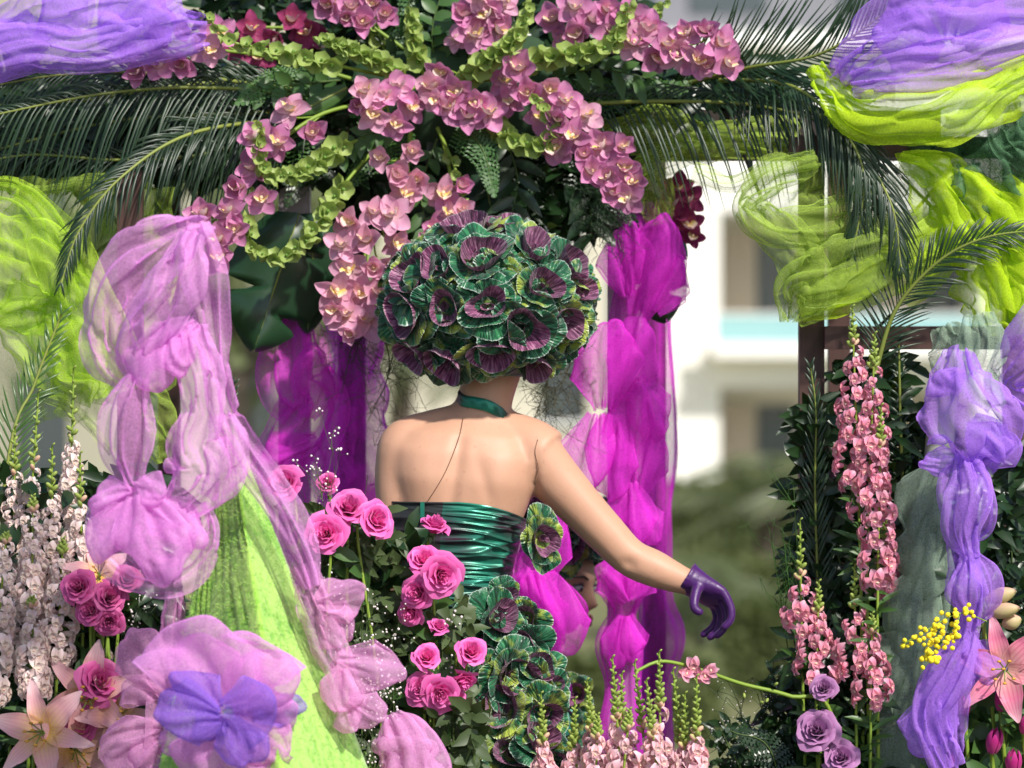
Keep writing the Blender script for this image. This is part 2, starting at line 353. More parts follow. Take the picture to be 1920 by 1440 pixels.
# ------------------------------------------------------------------ organza
def crumple(G, D, sv=1.09, su=1.03, it=36, seed=0, amp=1.0):
    """relax a sheet that is longer and wider than the space it is laid in: it buckles into creases, never leaving its place by more than D"""
    nu, nv = G.shape[:2]; r = np.random.default_rng(seed + 900); X = G.copy(); D = np.broadcast_to(np.asarray(D, float).reshape(-1, 1, 1), (nu, 1, 1))
    du = np.linalg.norm(np.diff(G, axis=0), axis=2, keepdims=True); dv = np.linalg.norm(np.diff(G, axis=1), axis=2, keepdims=True)
    ru = np.maximum(du, .35 * du.mean()) * su; rv = np.maximum(dv, .45 * dv.mean()) * sv
    t1 = np.gradient(G, axis=0); t2 = np.gradient(G, axis=1); nn = nrm(np.cross(t1, t2)); u = np.linspace(0, 1, nu)[:, None]; v = np.linspace(0, 1, nv)[None]
    ns = sum(r.normal() / (1 + .4 * k) * np.sin(6.283 * (r.uniform(-1.6, 1.6) * (1 + k * .4) * u + r.uniform(.7, 1.7) * (1 + k * .45) * v) + r.uniform(0, 6)) for k in range(6))
    X = X + nn * (ns * .28 * amp)[..., None] * D + r.normal(size=X.shape) * .006 * D
    def pull(X, ax, st, rest, k, only_short=False):
        a = [slice(None)] * 2; b = [slice(None)] * 2; a[ax] = slice(0, -st); b[ax] = slice(st, None); a, b = tuple(a), tuple(b)
        d = X[b] - X[a]; l = np.linalg.norm(d, axis=2, keepdims=True) + 1e-9; c = (l - rest) / l
        if only_short: c = np.minimum(c, 0)
        c = d * (c * k * .5); X[a] += c; X[b] -= c
    s4u = sum(ru[i:nu - 1 - 3 + i] for i in range(4)) * .95; s4v = sum(rv[:, i:nv - 1 - 3 + i] for i in range(4)) * .95
    for i in range(it):
        pull(X, 0, 1, ru, .8); pull(X, 1, 1, rv, .8); pull(X, 0, 4, s4u, .45, True); pull(X, 1, 4, s4v, .45, True)
        d = X - G; l = np.linalg.norm(d, axis=2, keepdims=True) + 1e-9; X = G + d * np.minimum(1, D / l)
    return X
def strip(mb, ctrl, full=1.5, n=3, nu=120, nv=54, seed=0, bulge=.35, closed=False, wr=.35, jit=.05, depth=.7, arc=None, mi=0, pinch=1.0):
    """ribbon (or, closed, a puffed tube) of cloth along ctrl rows (px, py, Y, width_px, twist_deg).
    The cloth is `full` times its widest drawn width; where it is drawn narrower the spare goes into pleats."""
    rows = []
    for c in ctrl:
        px, py, Y, wp = c[:4]; tw = c[4] if len(c) > 4 else 0
        rows.append([*P(px, py, Y), S(wp, Y), math.radians(tw)])
    D = cr(rows, nu); c = D[:, :3]; wd = D[:, 3].clip(.006); tw = D[:, 4]
    T = nrm(np.gradient(c, axis=0)); Sd = nrm(np.cross(T, [0, -1, 0.02])); Nn = np.cross(Sd, T)
    ca, sa = np.cos(tw)[:, None], np.sin(tw)[:, None]; Sd, Nn = Sd * ca + Nn * sa, Nn * ca - Sd * sa
    u = np.linspace(0, 1, nu)[:, None]; wm = wd.max(); f1, f2, f3 = snoise(seed), snoise(seed + 1), snoise(seed + 2, 5, 2.4)
    W_ = wd[:, None]
    if not closed:
        v = np.linspace(-1, 1, nv)[None]
        e = np.clip(full * wm / W_ - 1, .02, 4)
        ph = math.pi * n * v * (1 + .25 * f2(u, v)) + 2.4 * f1(u * .8, v * .5) + seed
        A = W_ / (2 * math.pi * n) * 1.5 * np.sqrt(e) * pinch * (.45 + .55 * np.clip(1.25 - W_ / wm, 0, 1))
        x = W_ / 2 * v + .45 * A * np.sin(2 * ph) + jit * W_ * f2(u, v)
        z = A * np.sin(ph) + bulge * W_ / 2 * (1 - v ** 2) + jit * 1.6 * wm * f3(u, v * .6)
    else:
        th = np.linspace(0, 2 * np.pi, nv)[None] if arc is None else np.linspace(math.radians(arc[0]), math.radians(arc[1]), nv)[None]
        k = wr * (.12 + np.clip(1.1 - W_ / wm, 0, 1) * 1.1)
        ww = np.sin(n * th + 2.2 * f1(u, 0 * th) + seed) * .6 + np.sin((n * 2 + 1) * th + 3 * f2(u, 0 * th)) * .4
        fl = .14 * np.sin(th + 6.28 * f1(u * .6, 0 * th)) + .12 * np.sin(2 * th + 5 * f2(u, 0 * th))
        r = W_ / 2 * (1 + k * ww + fl); x = r * np.cos(th); z = depth * r * np.sin(th) + jit * wm * f3(u, th / 6.283)
        x = x + jit * wm * f3(u + .37, th / 6.283)
    G = crumple(c[:, None] + Sd[:, None] * x[..., None] + Nn[:, None] * z[..., None], (.05 + .10 * np.clip(1.4 - wd / wm, .3, 1)) * wd + .004, seed=seed)
    a, b = np.meshgrid(np.linspace(0, 1, nu), np.linspace(.02, .98, nv) if closed and arc is None else np.linspace(0, 1, nv), indexing='ij')
    ln = np.linalg.norm(np.diff(c, axis=0), axis=1).sum()
    mb.grid(G, mi, uv=np.stack([a * ln * 3, b], -1)); return mb
def sheet(mb, edgeA, edgeB, n=4, nu=70, nv=60, amp=.02, seed=0, mi=0, belly=0.0, jit=.015):
    """a sheet of cloth hung between two drawn edges (px, py, Y rows), folds running from edge to edge"""
    A = pth(edgeA, nv); B = pth(edgeB, nv); t = np.linspace(0, 1, nu)[:, None, None]
    G = A[None] * (1 - t) + B[None] * t; u = np.linspace(0, 1, nu)[:, None]; v = np.linspace(0, 1, nv)[None]
    f1, f2 = snoise(seed), snoise(seed + 5, 6, 4)
    d = amp * np.sin(6.283 * n * v + 3 * f1(u * .6, v) + seed) + jit * f2(u, v)
    G[..., 1] += d - belly * np.sin(math.pi * u); G[..., 0] += .5 * jit * f1(u + .3, v) + .35 * amp * np.cos(6.283 * n * v * 1.0 + 3 * f1(u * .6, v)); G[..., 2] -= belly * .6 * np.sin(math.pi * u) ** 2 - .6 * jit * f2(u + .6, v)
    G = crumple(G, .03, 1.06, 1.03, seed=seed)
    mb.grid(G, mi); return mb
def lobe(mb, root, tip, wpx, seed=0, n=4, wr=.3, depth=.5, mi=0, back=True, **kw):
    """a bow loop: ribbon gathered at its root, running out to the tip and folding back behind itself"""
    a, b = P(*root), P(*tip); d = b - a; L = np.linalg.norm(d); d = d / L; side = nrm(np.cross(d, [0, -1, .02])); nn = np.cross(side, d); wd = S(wpx, root[2])
    n = .35 + n * .36; wr = wr * .85; nu, nv = 70, 38; u = np.linspace(0, 1, nu)[:, None]; v = np.linspace(-1, 1, nv)[None]; f1, f2, f3 = snoise(seed, 4, 1.2), snoise(seed + 1, 4, 1.6), snoise(seed + 2, 4, 1.4)
    r = np.sin(math.pi * (.02 + .96 * u)); sk = .25 * f1(u * 0 + .3, v * 0)
    w_ = wd * (.14 + .86 * r ** .75) * (1 + .12 * f2(u, v * 0)); reach = L * r * (1 - (.50 + .12 * f1(u, v * 0)) * np.abs(v) ** 2.1 + .08 * v * (1 if seed % 2 else -1)) * (1 + .05 * f3(u, v))
    near = np.clip(1 - r, 0, 1) ** 1.3; pl = wr * w_ * .42 * (near + .10) * np.sin(math.pi * n * v * .8 + 3 * f2(u * .5, v * .4) + seed)
    x = w_ / 2 * v + .5 * wr * w_ * .3 * near * np.sin(2 * math.pi * n * v * .8 + seed) + sk * wd * r
    z = depth * wd * .62 * np.cos(math.pi * u) * (1 - .55 * v ** 2) * (.35 + .65 * r) + pl + .07 * wd * f3(u + .2, v * .8) + .10 * wd * r * f1(u, v * .7)
    G = crumple(a + d * reach[..., None] + side * x[..., None] + nn * z[..., None], .10 * w_[:, 0] + .003, 1.07, 1.03, seed=seed)
    aa, bb = np.meshgrid(np.linspace(0, 1, nu), np.linspace(0, 1, nv), indexing='ij'); mb.grid(G, mi, uv=np.stack([aa * L * 6, bb], -1)); return mb
def ruffle(mb, ctrl, step=26, seed=0, size=1.0, core=True, lo=25, hi=80, **kw):
    """a scrunched scarf: loops of cloth thrown out to both sides of a gathered core; ctrl rows (px, py, Y, width_px)"""
    r = random.Random(seed); C = np.array([c[:4] for c in ctrl], float); C[:, 2] *= 1000; D = cr(C, 200); D[:, 2] /= 1000; T = np.gradient(D[:, :2], axis=0); L = np.linalg.norm(T, axis=1); T = T / L[:, None]
    if core: strip(mb, [(c[0], c[1], c[2], c[3] * .55) for c in ctrl], 1.6, 3, seed=seed, bulge=.4, nu=30 + 28 * len(ctrl), nv=40)
    s, i, k = 0.0, 0, 0
    while i < 199:
        w_ = D[i, 3]; a = math.radians(r.uniform(lo, hi)) * (1 if k % 2 else -1); t = T[i]; d = np.array([t[0] * math.cos(a) - t[1] * math.sin(a), t[0] * math.sin(a) + t[1] * math.cos(a)])
        ln = w_ * r.uniform(.55, .80) * size; rt = D[i, :2] - d * w_ * .10; tp = D[i, :2] + d * ln; Y = D[i, 2]
        lobe(mb, (*rt, Y - .01), (*tp, Y - r.uniform(-.01, .05)), w_ * r.uniform(.7, 1.05) * size, seed=seed * 7 + k, n=r.choice([2, 3, 4]), depth=r.uniform(.35, .7)); k += 1
        adv = step * 1.5 * r.uniform(.75, 1.25)
        while i < 199 and adv > 0: adv -= L[i]; i += 1
    return mb
def drape(name, label, mb, mats, cat='drape', group=None):
    o = obj(name, mb, mats); return tag(o, label, cat, group)

# ------------------------------------------------------------------ small shared meshes (unit size, +Z towards the viewer, +Y up)
def petal_grid(L, W, nu=9, nv=5, cup=.2, curl=.2, base=.25, pw=.8, ruffle=0, rf=3, point=0, seed=0):
    """petal along +Y from the origin; returns a grid. uv: x across, y along"""
    t = np.linspace(0, 1, nu)[:, None]; v = np.linspace(-1, 1, nv)[None]
    prof = np.sin(math.pi * np.clip(base / 2 + t * (1 - base / 2 - .02), 0, 1)) ** pw
    if point: prof = prof * (1 - point * t ** 3)
    x = W / 2 * prof * v; y = L * t + 0 * v
    z = cup * W * (v ** 2) * prof - curl * L * t ** 2 + ruffle * t * np.abs(v) * np.sin(rf * 6.283 * t + seed + v)
    G = np.stack([x + 0 * t, y, z], -1)
    a, b = np.meshgrid(np.linspace(0, 1, nu), np.linspace(0, 1, nv), indexing='ij')
    return G, np.stack([b, a], -1)
def rot(G, axis, ang):
    m = np.array(Matrix.Rotation(ang, 3, axis)); return G @ m.T
def add_petal(mb, G, uv, mi=0): mb.grid(G, mi, uv=uv)

def me_orchid_petal(mat, seed):
    mb = MB(); r = random.Random(seed)
    G, uv = petal_grid(1, .80, 9, 7, .20 + r.uniform(-.08, .12), r.uniform(-.25, .15), .22, .62, .035, 2, .0, seed); add_petal(mb, G, uv)
    return mb.mesh('petal', mat)
def me_orchid_lip():
    mb = MB()
    G, uv = petal_grid(.72, .74, 9, 7, -.5, .6, .4, .6, .07, 3, 0); G = rot(G, 'X', math.radians(125)); add_petal(mb, G, uv, 0)
    G[..., 2] *= 1
    mb.tube([(0, .02, .02), (0, .10, .2), (0, .05, .36)], [.09, .1, .06], 7, 1); return mb.mesh('lip', [M['lip'], M['column']])
OP = {k: [me_orchid_petal(M[k], s) for s in range(4)] for k in ('orchid', 'orchid_b', 'orchid_d')}
LIP = me_orchid_lip()
def orchid_flower(parent, pos, facing, size, roll, key, r, lipname='blossom'):
    """blossom = the lip and column with the five petals as its children"""
    B = basis(pos, facing, (0, 0, 1), size, roll)
    o = inst('blossom', LIP, parent, B); op = r.choice([.1, .25, .4, .6, .9])
    for k in range(5):
        a = k * 2 * math.pi / 5 + r.uniform(-.16, .16); tilt = op * r.uniform(.7, 1.3) + .05
        m = Matrix.Rotation(a, 4, 'Z') @ Matrix.Rotation(tilt, 4, 'X') @ Matrix.Diagonal((r.uniform(.85, 1.15), r.uniform(.85, 1.1), 1, 1))
        q = bpy.data.objects.new('petal', r.choice(OP[key])); COL.objects.link(q); q.parent = o; q.matrix_basis = m
    return o
def orchid_spray(label, stem, blooms, key='orchid', group='orchid sprays in the canopy garland', size=.044):
    pts = pth(stem, 24); t = thing('orchid_spray', label, 'orchid', pts[0], group)
    mb = MB().tube(pts, np.linspace(.005, .003, 24), 6)
    r = random.Random(len(label) * 7 + int(stem[0][0]))
    for b in blooms:
        px, py = b[:2]; j = np.argmin([np.hypot(*( [q[0], q[2]] - P(px, py, pts[k][1])[[0, 2]])) for k, q in enumerate(pts)])
        Y = pts[j][1] - r.uniform(.01, .05) ; pos = P(px, py, Y); s = size * (b[2] if len(b) > 2 else r.uniform(.9, 1.15))
        off = pos - pts[j]; f = np.array([off[0] * 4 + r.uniform(-.4, .4), -1, off[2] * 4 + r.uniform(-.45, .25)])
        back = pos - nrm(f) * s * .15
        mb.tube(cr([pts[max(0, j - 2)], (pts[j] + back) / 2 + np.array([0, .005, .004]), back, pos], 8), .0022, 5)
        orchid_flower(t, pos, f, s, r.uniform(-.5, .5), key if r.random() > .2 or key == 'orchid_d' else 'orchid_b', r)
    obj('stem', mb, M['stem'], t); return t

def me_bell(seed):
    mb = MB(); s = np.linspace(0, 1, 6)[:, None]; th = np.linspace(0, 2 * np.pi, 16)[None]; r = .16 + .84 * s ** .8 + .08 * s ** 3 * np.sin(5 * th + seed); z = .75 * s ** 1.5 + .10 * s ** 2 * np.sin(5 * th + seed + 1)
    mb.grid(np.stack([r * np.cos(th), r * np.sin(th), z - .5], -1)); mb.ell((0, 0, -.25), (.2, .2, .22), 6, 8, 1)
    return mb.mesh('bell', [M['bell'], M['bell_d']])
BELL = [me_bell(k) for k in range(3)]
def bells(label, stem, t0=.0, t1=.8, n=26, size=.02, group='bells of Ireland in the canopy garland'):
    """stem rows run from the base (in the foam) to the tip"""
    pts = pth(stem, 40); t = thing('bells_of_ireland', label, 'flower spike', pts[0], group)
    obj('stem', MB().tube(pts, np.linspace(.0045, .0018, 40), 6), M['stem'], t); r = random.Random(int(stem[0][0] + stem[-1][1]))
    T = nrm(np.gradient(pts, axis=0))
    for i in range(n):
        k = t0 + (1 - t0) * (i / (n - 1)) ** .9; j = min(39, int(k * 39)); a = i * 2.4; Tj = T[j]
        A = nrm(np.cross(Tj, [.1, -1, .2])); B = np.cross(A, Tj); d = A * math.cos(a) + B * math.sin(a)
        d = nrm(d + np.array([0, -.5, 0]) + .35 * Tj); s = size * (1.05 - .5 * k ** 2) * r.uniform(.85, 1.15)
        inst('bell', r.choice(BELL), t, basis(pts[j] + d * s * .75, d, (0, 0, 1), s, r.uniform(0, 6)))
    return t

def me_floret(key):
    mb = MB()
    for a, L, W, tl in ((.5, 1.1, 1.0, -.15), (-.5, 1.1, 1.0, -.15), (math.pi - .85, .95, .85, .3), (math.pi + .85, .95, .85, .3), (math.pi, .95, .8, .45)):
        G, uv = petal_grid(L, W, 6, 5, .2, .55, .45, .5, .14, 2); G = rot(rot(G, 'X', tl), 'Z', a); add_petal(mb, G, uv)
    mb.ell((0, -.20, .05), (.22, .13, .14), 6, 8, 1); mb.tube([(0, 0, .1), (0, 0, -.35), (0, 0, -.9)], [.36, .33, .2], 7, 0)
    return mb.mesh('floret', [M[key], M['palate']])
FLORET = {k: me_floret(k) for k in ('snap_pale', 'snap_pink', 'snap_soft')}
def me_bud(key):
    mb = MB(); mb.ell((0, 0, .6), (.42, .42, .75), 7, 8); return mb.mesh('bud', M[key])
BUD = me_bud('bud'); BUDP = me_bud('bud_p')
def snapdragon(label, tip, f0, f1, foot, key, wide=40, n=46, size=.017, nb=16, group=None, leafy=True):
    """tip, foot: (px,py,Y); florets between the pixel rows f0 (top) and f1 (bottom) on the way down"""
    tp, ft = P(*tip), P(*foot); mid = (tp + ft) / 2 + np.array([R.uniform(-.02, .02), 0, 0]); pts = cr([ft, mid, tp], 60)
    t = thing('snapdragon', label, 'snapdragon', ft, group); r = random.Random(int(tip[0] * 3 + tip[1]))
    mb = MB().tube(pts, np.linspace(.005, .0018, 60), 6)
    obj('stem', mb, M['stem'], t)
    py = lambda q: 720 - (q[2] - ZC) * PX / (CD + q[1])
    pys = np.array([py(q) for q in pts]); T = nrm(np.gradient(pts, axis=0)); wm = S(wide, tip[2])
    def at(y): return np.array([np.interp(-y, -pys, pts[:, k]) for k in range(3)])
    for i in range(n):
        k = (i + .5) / n; y = f0 + (f1 - f0) * k ** .95; q = at(y); a = i * 2.4 + r.uniform(-.4, .4)
        s = size * (.62 + .42 * min(1, k * 2)) * r.uniform(.8, 1.2); d = nrm([math.cos(a), math.sin(a) * .8 - .35, r.uniform(-.3, .15)])
        off = wm * (.40 + .60 * min(1, k * 1.8)) * r.uniform(.7, 1.1)
        if d[1] > .45: continue
        inst('floret', FLORET[key], t, basis(q + d * off - np.array([0, 0, off * .25]), d + np.array([0, 0, -.15]), (0, 0, 1), s, r.uniform(-.4, .4)))
    for i in range(nb):
        k = i / nb; y = tip[1] + (f0 - tip[1]) * (k ** .8 * 1.06); q = at(y); a = i * 2.4; d = nrm([math.cos(a), math.sin(a) - .2, .9])
        s = .0045 + .007 * k; inst('bud', BUD if k < .78 or r.random() < .4 else BUDP, t, basis(q + d * s * .2, d, (0, 0, 1), s * 1.15))
    if leafy:
        lm = MB()
        for i in range(14):
            q = at(f1 + 30 + r.uniform(0, 160)); d = nrm([r.uniform(-1, 1), r.uniform(-1, .4), r.uniform(-.1, .7)]); leaf_quad(lm, q, d, r.uniform(.04, .08), .011, r)
        obj('leaves', lm, M['mid_leaf'], t)
    return t
def leaf_quad(mb, pos, d, L, W, r, nseg=4, droop=.3, mi=0, nrmv=None):
    """one pointed leaf with a crease, from pos along d"""
    d = nrm(d); up = nrm(np.array([r.uniform(-.5, .5), -1 + r.uniform(-.3, .3), r.uniform(0, .8)]) if nrmv is None else nrmv)
    s = np.cross(d, up); s = nrm(s); n = np.cross(s, d)
    t = np.linspace(0, 1, nseg + 1)[:, None, None]; w_ = np.sin(math.pi * np.clip(.06 + t * .93, 0, 1)) ** .8; v = np.array([-1, 0, 1])[None, :, None]
    G = np.asarray(pos)[None, None] + d * L * t + s * (W / 2 * w_ * v) + n * (np.abs(v) * W * .16 * w_ - droop * L * t ** 2 * .5) + np.array([0, 0, -1]) * droop * L * t ** 2 * .5
    a, b = np.meshgrid(np.linspace(0, 1, nseg + 1), np.linspace(0, 1, 3), indexing='ij'); mb.grid(G, mi, uv=np.stack([b, a], -1))

def me_rose(key, seed, openness=1.0):
    """spiral of cupped petals, +Z is where the flower looks, radius about 1"""
    mb = MB(); r = random.Random(seed); n = 24
    for i in range(n):
        k = i / (n - 1); a = i * 2.399; rb = .06 + .30 * k; H = .72 - .18 * k; out = (.02 + .62 * k ** 1.6) * openness; wd = .5 + .55 * k
        t = np.linspace(0, 1, 7)[:, None]; v = np.linspace(-1, 1, 9)[None]; ang = a + v * wd * (1.25 - .1 * t) * (1.35 - .5 * k)
        edge = 1 - .22 * np.abs(v) ** 3
        jr = .07 * k * np.sin(3 * v + 2.1 * i) * t ** 2 + .035 * k * np.sin(8 * v + i) * t ** 3
        rad = jr + rb * (.35 + .65 * np.minimum(1, t * 2.2)) + out * t ** 1.5 + .11 * k * np.maximum(0, t - .7) / .3 * (1 - .4 * np.abs(v)) + .02 * np.sin(5 * v + i) * t
        z = .05 * np.sin(4 * v + 1.7 * i) * t ** 2 - .55 + (H + .55) * t * edge - .22 * k * np.maximum(0, t - .75) / .25 - .30 * k ** 2 * t ** 2
        G = np.stack([rad * np.cos(ang), rad * np.sin(ang), z + 0 * v], -1)
        aa, bb = np.meshgrid(np.linspace(0, 1, 7), np.linspace(0, 1, 9), indexing='ij'); mb.grid(G, 0, uv=np.stack([bb, aa], -1))
    mb.ell((0, 0, -.55), (.26, .26, .2), 6, 8, 1)
    for i in range(5):
        G, uv = petal_grid(.6, .2, 5, 3, .1, .4, .3, .8); G = rot(rot(G, 'X', math.radians(-35)), 'Z', i * 1.257) + np.array([0, 0, -.6]); mb.grid(G, 1, uv=uv)
    return mb.mesh('bloom', [M[key], M['mid_leaf']])
ROSE = {k: [me_rose(k, s, .8 + .2 * s) for s in range(3)] for k in ('rose', 'rose_m', 'rose_v')}
def rose(label, pos, facing, rpx, foot, key='rose', variant=None, group=None, leaves=4):
    p = P(*pos); f = nrm(facing); ft = P(*foot); t = thing('rose', label, 'rose', ft, group); r = random.Random(int(pos[0] * 5 + pos[1]))
    s = S(rpx, pos[2])
    inst('bloom', ROSE[key][variant if variant is not None else r.randrange(3)], t, basis(p, f, (0, 0, 1), s, r.uniform(0, 6)))
    nk = p - f * s * .6; pts = cr([ft, (ft + nk) / 2 + np.array([r.uniform(-.02, .02), .02, 0]), nk - f * .05, nk], 16)
    obj('stem', MB().tube(pts, .0032, 6), M['stem'], t)
    for i in range(leaves):
        lm = MB(); leaf_quad(lm, pts[R.randrange(8, 14)], [r.uniform(-1, 1), r.uniform(-.8, .3), r.uniform(-.3, .6)], r.uniform(.04, .07), .032, r); obj('leaf', lm, M['mid_leaf'], t)
    return t

def me_lily_petal(key, seed):
    mb = MB(); G, uv = petal_grid(1, .56 if seed % 2 else .42, 14, 7, .16, .5, .3, .7, .05, 3, .18, seed); add_petal(mb, G, uv); return mb.mesh('petal', M[key])
LILYP = {k: [me_lily_petal(k, s) for s in range(2)] for k in ('lily', 'lily_m')}
def lily(label, pos, facing, rpx, foot, key='lily', roll=0.0, group=None):
    p = P(*pos); ft = P(*foot); f = nrm(facing); s = S(rpx, pos[2]); t = thing('lily', label, 'lily', ft, group); B = basis(p, f, (0, 0, 1), s, roll)
    for k in range(6):
        inst('petal', LILYP[key][k % 2], t, B @ Matrix.Rotation(k * math.pi / 3, 4, 'Z') @ Matrix.Translation((0, .06, -.01 * (k % 2))) @ Matrix.Rotation(.62, 4, 'X'))
    mb = MB()
    for k in range(7):
        a = k * .9; e = np.array([.24 * math.cos(a), .24 * math.sin(a) - .1, .62]) if k else np.array([0, -.05, .75])
        q = np.array([B @ Vector(tuple(x)) for x in (np.zeros(3), e * [.3, .3, .5], e)]); mb.tube(q, s * .016, 4)
        am = MB(); am.ell(q[-1], (s * .05, s * .022, s * .03), 5, 6); obj('anther', am, M['anther'], t)
    obj('stamens', mb, M['bell'], t)
    nk = p - f * s * .1; obj('stem', MB().tube(cr([ft, (ft + nk) / 2, nk - f * .06, nk], 14), .004, 6), M['stem'], t); return t
def tulip(label, pos, rpx, foot, lean, group):
    p = P(*pos); ft = P(*foot); s = S(rpx, pos[2]); t = thing('tulip', label, 'tulip', ft, group); r = random.Random(int(pos[0]))
    ax = nrm([lean, -.25, 1])
    for k in range(6):
        mb = MB(); tt = np.linspace(0, 1, 8)[:, None]; v = np.linspace(-1, 1, 5)[None]; rr = (.62 if k % 2 else .55) * np.sin(math.pi * np.clip(.12 + tt * .72, 0, 1)) ** .7; an = v * .62 * np.sin(math.pi * np.clip(.2 + tt * .76, 0, 1)) ** .8
        G = np.stack([rr * np.sin(an), -rr * np.cos(an), 1.9 * tt - .3 + 0 * v], -1); a, b = np.meshgrid(np.linspace(0, 1, 8), np.linspace(0, 1, 5), indexing='ij')
        mb.grid(G, 0, uv=np.stack([b, a], -1)); inst('petal', mb.mesh('petal', M['tulip']), t, basis(p, ax, (0, 1, 0), s) @ Matrix.Rotation(k * 1.0472, 4, 'Z'))
    obj('stem', MB().tube(cr([ft, (ft + p) / 2 + np.array([.01, 0, 0]), p - ax * s * .3], 12), .0045, 6), M['stem'], t)
    for k in range(3):
        lm = MB(); leaf_quad(lm, ft + (p - ft) * r.uniform(.35, .6), [r.uniform(-.7, .7), r.uniform(-.6, .2), 1], r.uniform(.12, .2), .045, r, 6, .35); obj('leaf', lm, M['mid_leaf'], t)
    return t

def frond(label, path, L, n, ang=55, droop=.5, key='palm', rk='rachis', wd=.0048, group='palm fronds in the canopy garland', taper=.3, nv=(0, -1, .25), t0=.06, sides=(-1, 1), name='palm_frond', rr=.0055):
    pts = pth(path, 60); t = thing(name, label, 'palm frond', pts[0], group); r = np.random.default_rng(int(path[0][0] + path[-1][1] * 3))
    obj('rachis', MB().tube(pts, np.linspace(rr, rr * .3, 60), 6), M[rk], t)
    T = nrm(np.gradient(pts, axis=0)); mb = MB(); ns = 6
    for sg in sides:
        for i in range(n):
            k = t0 + (1 - t0) * i / (n - 1); j = min(59, int(k * 59)); Tj = T[j]; nn = nrm(np.array(nv) + r.normal(size=3) * .12); side = nrm(np.cross(Tj, nn)) * sg
            a = math.radians(ang * (1 - .45 * k) + r.normal() * 4); l = L * (math.sin(math.pi * min(1, .22 + k * .74)) ** .6 * (1 - taper * k)) * r.uniform(.88, 1.08)
            d = nrm(Tj * math.cos(a) + side * math.sin(a) - np.cross(side, Tj) * sg * .12); q = np.linspace(0, 1, ns)[:, None]
            line = pts[j] + d * l * q + np.array([0, 0, -1.]) * l * droop * q ** 2 * r.uniform(.7, 1.2) + nn * l * .10 * np.sin(math.pi * q)
            tt = nrm(np.gradient(line, axis=0)); wv = nrm(np.cross(tt, nn)); w_ = wd * (np.sin(math.pi * np.clip(.15 + q * .83, 0, 1)) ** .7) / 2
            G = np.stack([line - wv * w_, line + nn * w_ * .5, line + wv * w_], 1); mb.grid(G)
    o = obj('leaflets', mb, M[key], t); o['kind'] = 'stuff'; return t
def fern(label, path, L, n=22, key='fern', group='fern fronds in the garland', nv=(0, -1, .3)):
    """two-times pinnate frond: pinnae with small leaflets"""
    pts = pth(path, 40); t = thing('fern_frond', label, 'fern', pts[0], group); r = np.random.default_rng(int(path[0][0] * 3 + path[-1][1]))
    obj('rachis', MB().tube(pts, np.linspace(.003, .001, 40), 5), M['stem_d'], t); T = nrm(np.gradient(pts, axis=0)); mb = MB()
    for sg in (-1, 1):
        for i in range(n):
            k = .08 + .92 * i / (n - 1); j = min(39, int(k * 39)); nn = nrm(np.array(nv) + r.normal(size=3) * .15); side = nrm(np.cross(T[j], nn)) * sg
            l = L * (1 - k) ** .8 + .006; d = nrm(T[j] * .55 + side); m = max(3, int(l / .008)); q0 = pts[j]
            for h in range(m):
                kk = (h + .5) / m; c = q0 + d * l * kk + np.array([0, 0, -1]) * l * .25 * kk ** 2
                for s2 in (-1, 1):
                    e = nrm(d * .6 + s2 * np.cross(d, nn)); ll = .012 * (1 - .6 * kk) + .003; ww = np.cross(e, nn) * ll * .25
                    mb.add([c, c + e * ll * .5 + ww, c + e * ll, c + e * ll * .5 - ww], [(0, 1, 2, 3)])
    o = obj('leaflets', mb, M[key], t); o['kind'] = 'stuff'; return t
def wisp(label, root, tips, key='twig', dots=None, name='feathery_sprig', cat='foliage', group='feathery sprigs', n=5, spread=.03, rad=.0011, dr=.0035):
    """finely branched airy sprig; dots: material of tiny blossoms at the twig ends"""
    a = P(*root); t = thing(name, label, cat, a, group); mb = MB(); dm = MB(); r = np.random.default_rng(int(root[0] + root[1] * 7))
    for tip in tips:
        b = P(*tip); main = cr([a, (a + b) / 2 + r.normal(size=3) * .02, b], 14); mb.tube(main, np.linspace(rad * 1.6, rad * .7, 14), 4)
        for k in range(n):
            q = main[r.integers(5, 14)]
            for h in range(3):
                e = q + r.normal(size=3) * spread + (b - a) * .08; mb.tube(cr([q, (q + e) / 2 + r.normal(size=3) * spread * .25, e], 5), rad * .6, 3)
                for g in range(3):
                    e2 = e + r.normal(size=3) * spread * .45; mb.tube([e, e2], rad * .45, 3, cap=False)
                    if dots: dm.ell(e2, np.full(3, dr) * r.uniform(.6, 1.2), 4, 6)
    obj('twigs', mb, M[key], t)
    if dots: o = obj('blossoms', dm, M[dots], t); o['kind'] = 'stuff'
    return t
def sprig(label, path, leafL, leafW, n, key='mid_leaf', group='leafy sprigs in the garland', name='leafy_sprig'):
    pts = pth(path, 30); t = thing(name, label, 'foliage', pts[0], group); r = random.Random(int(path[0][0] + path[-1][0] * 3 + path[-1][1]))
    obj('stem', MB().tube(pts, np.linspace(.003, .0012, 30), 5), M['stem_d'], t); T = nrm(np.gradient(pts, axis=0))
    for i in range(n):
        j = int(3 + 26 * i / max(1, n - 1)); sgn = 1 if i % 2 else -1; side = nrm(np.cross(T[j], [0, -1, .2])) * sgn
        lm = MB(); leaf_quad(lm, pts[j], T[j] * .7 + side + np.array([0, -.3, 0]), leafL * r.uniform(.75, 1.1), leafW, r); obj('leaf', lm, M[key], t)
    return t
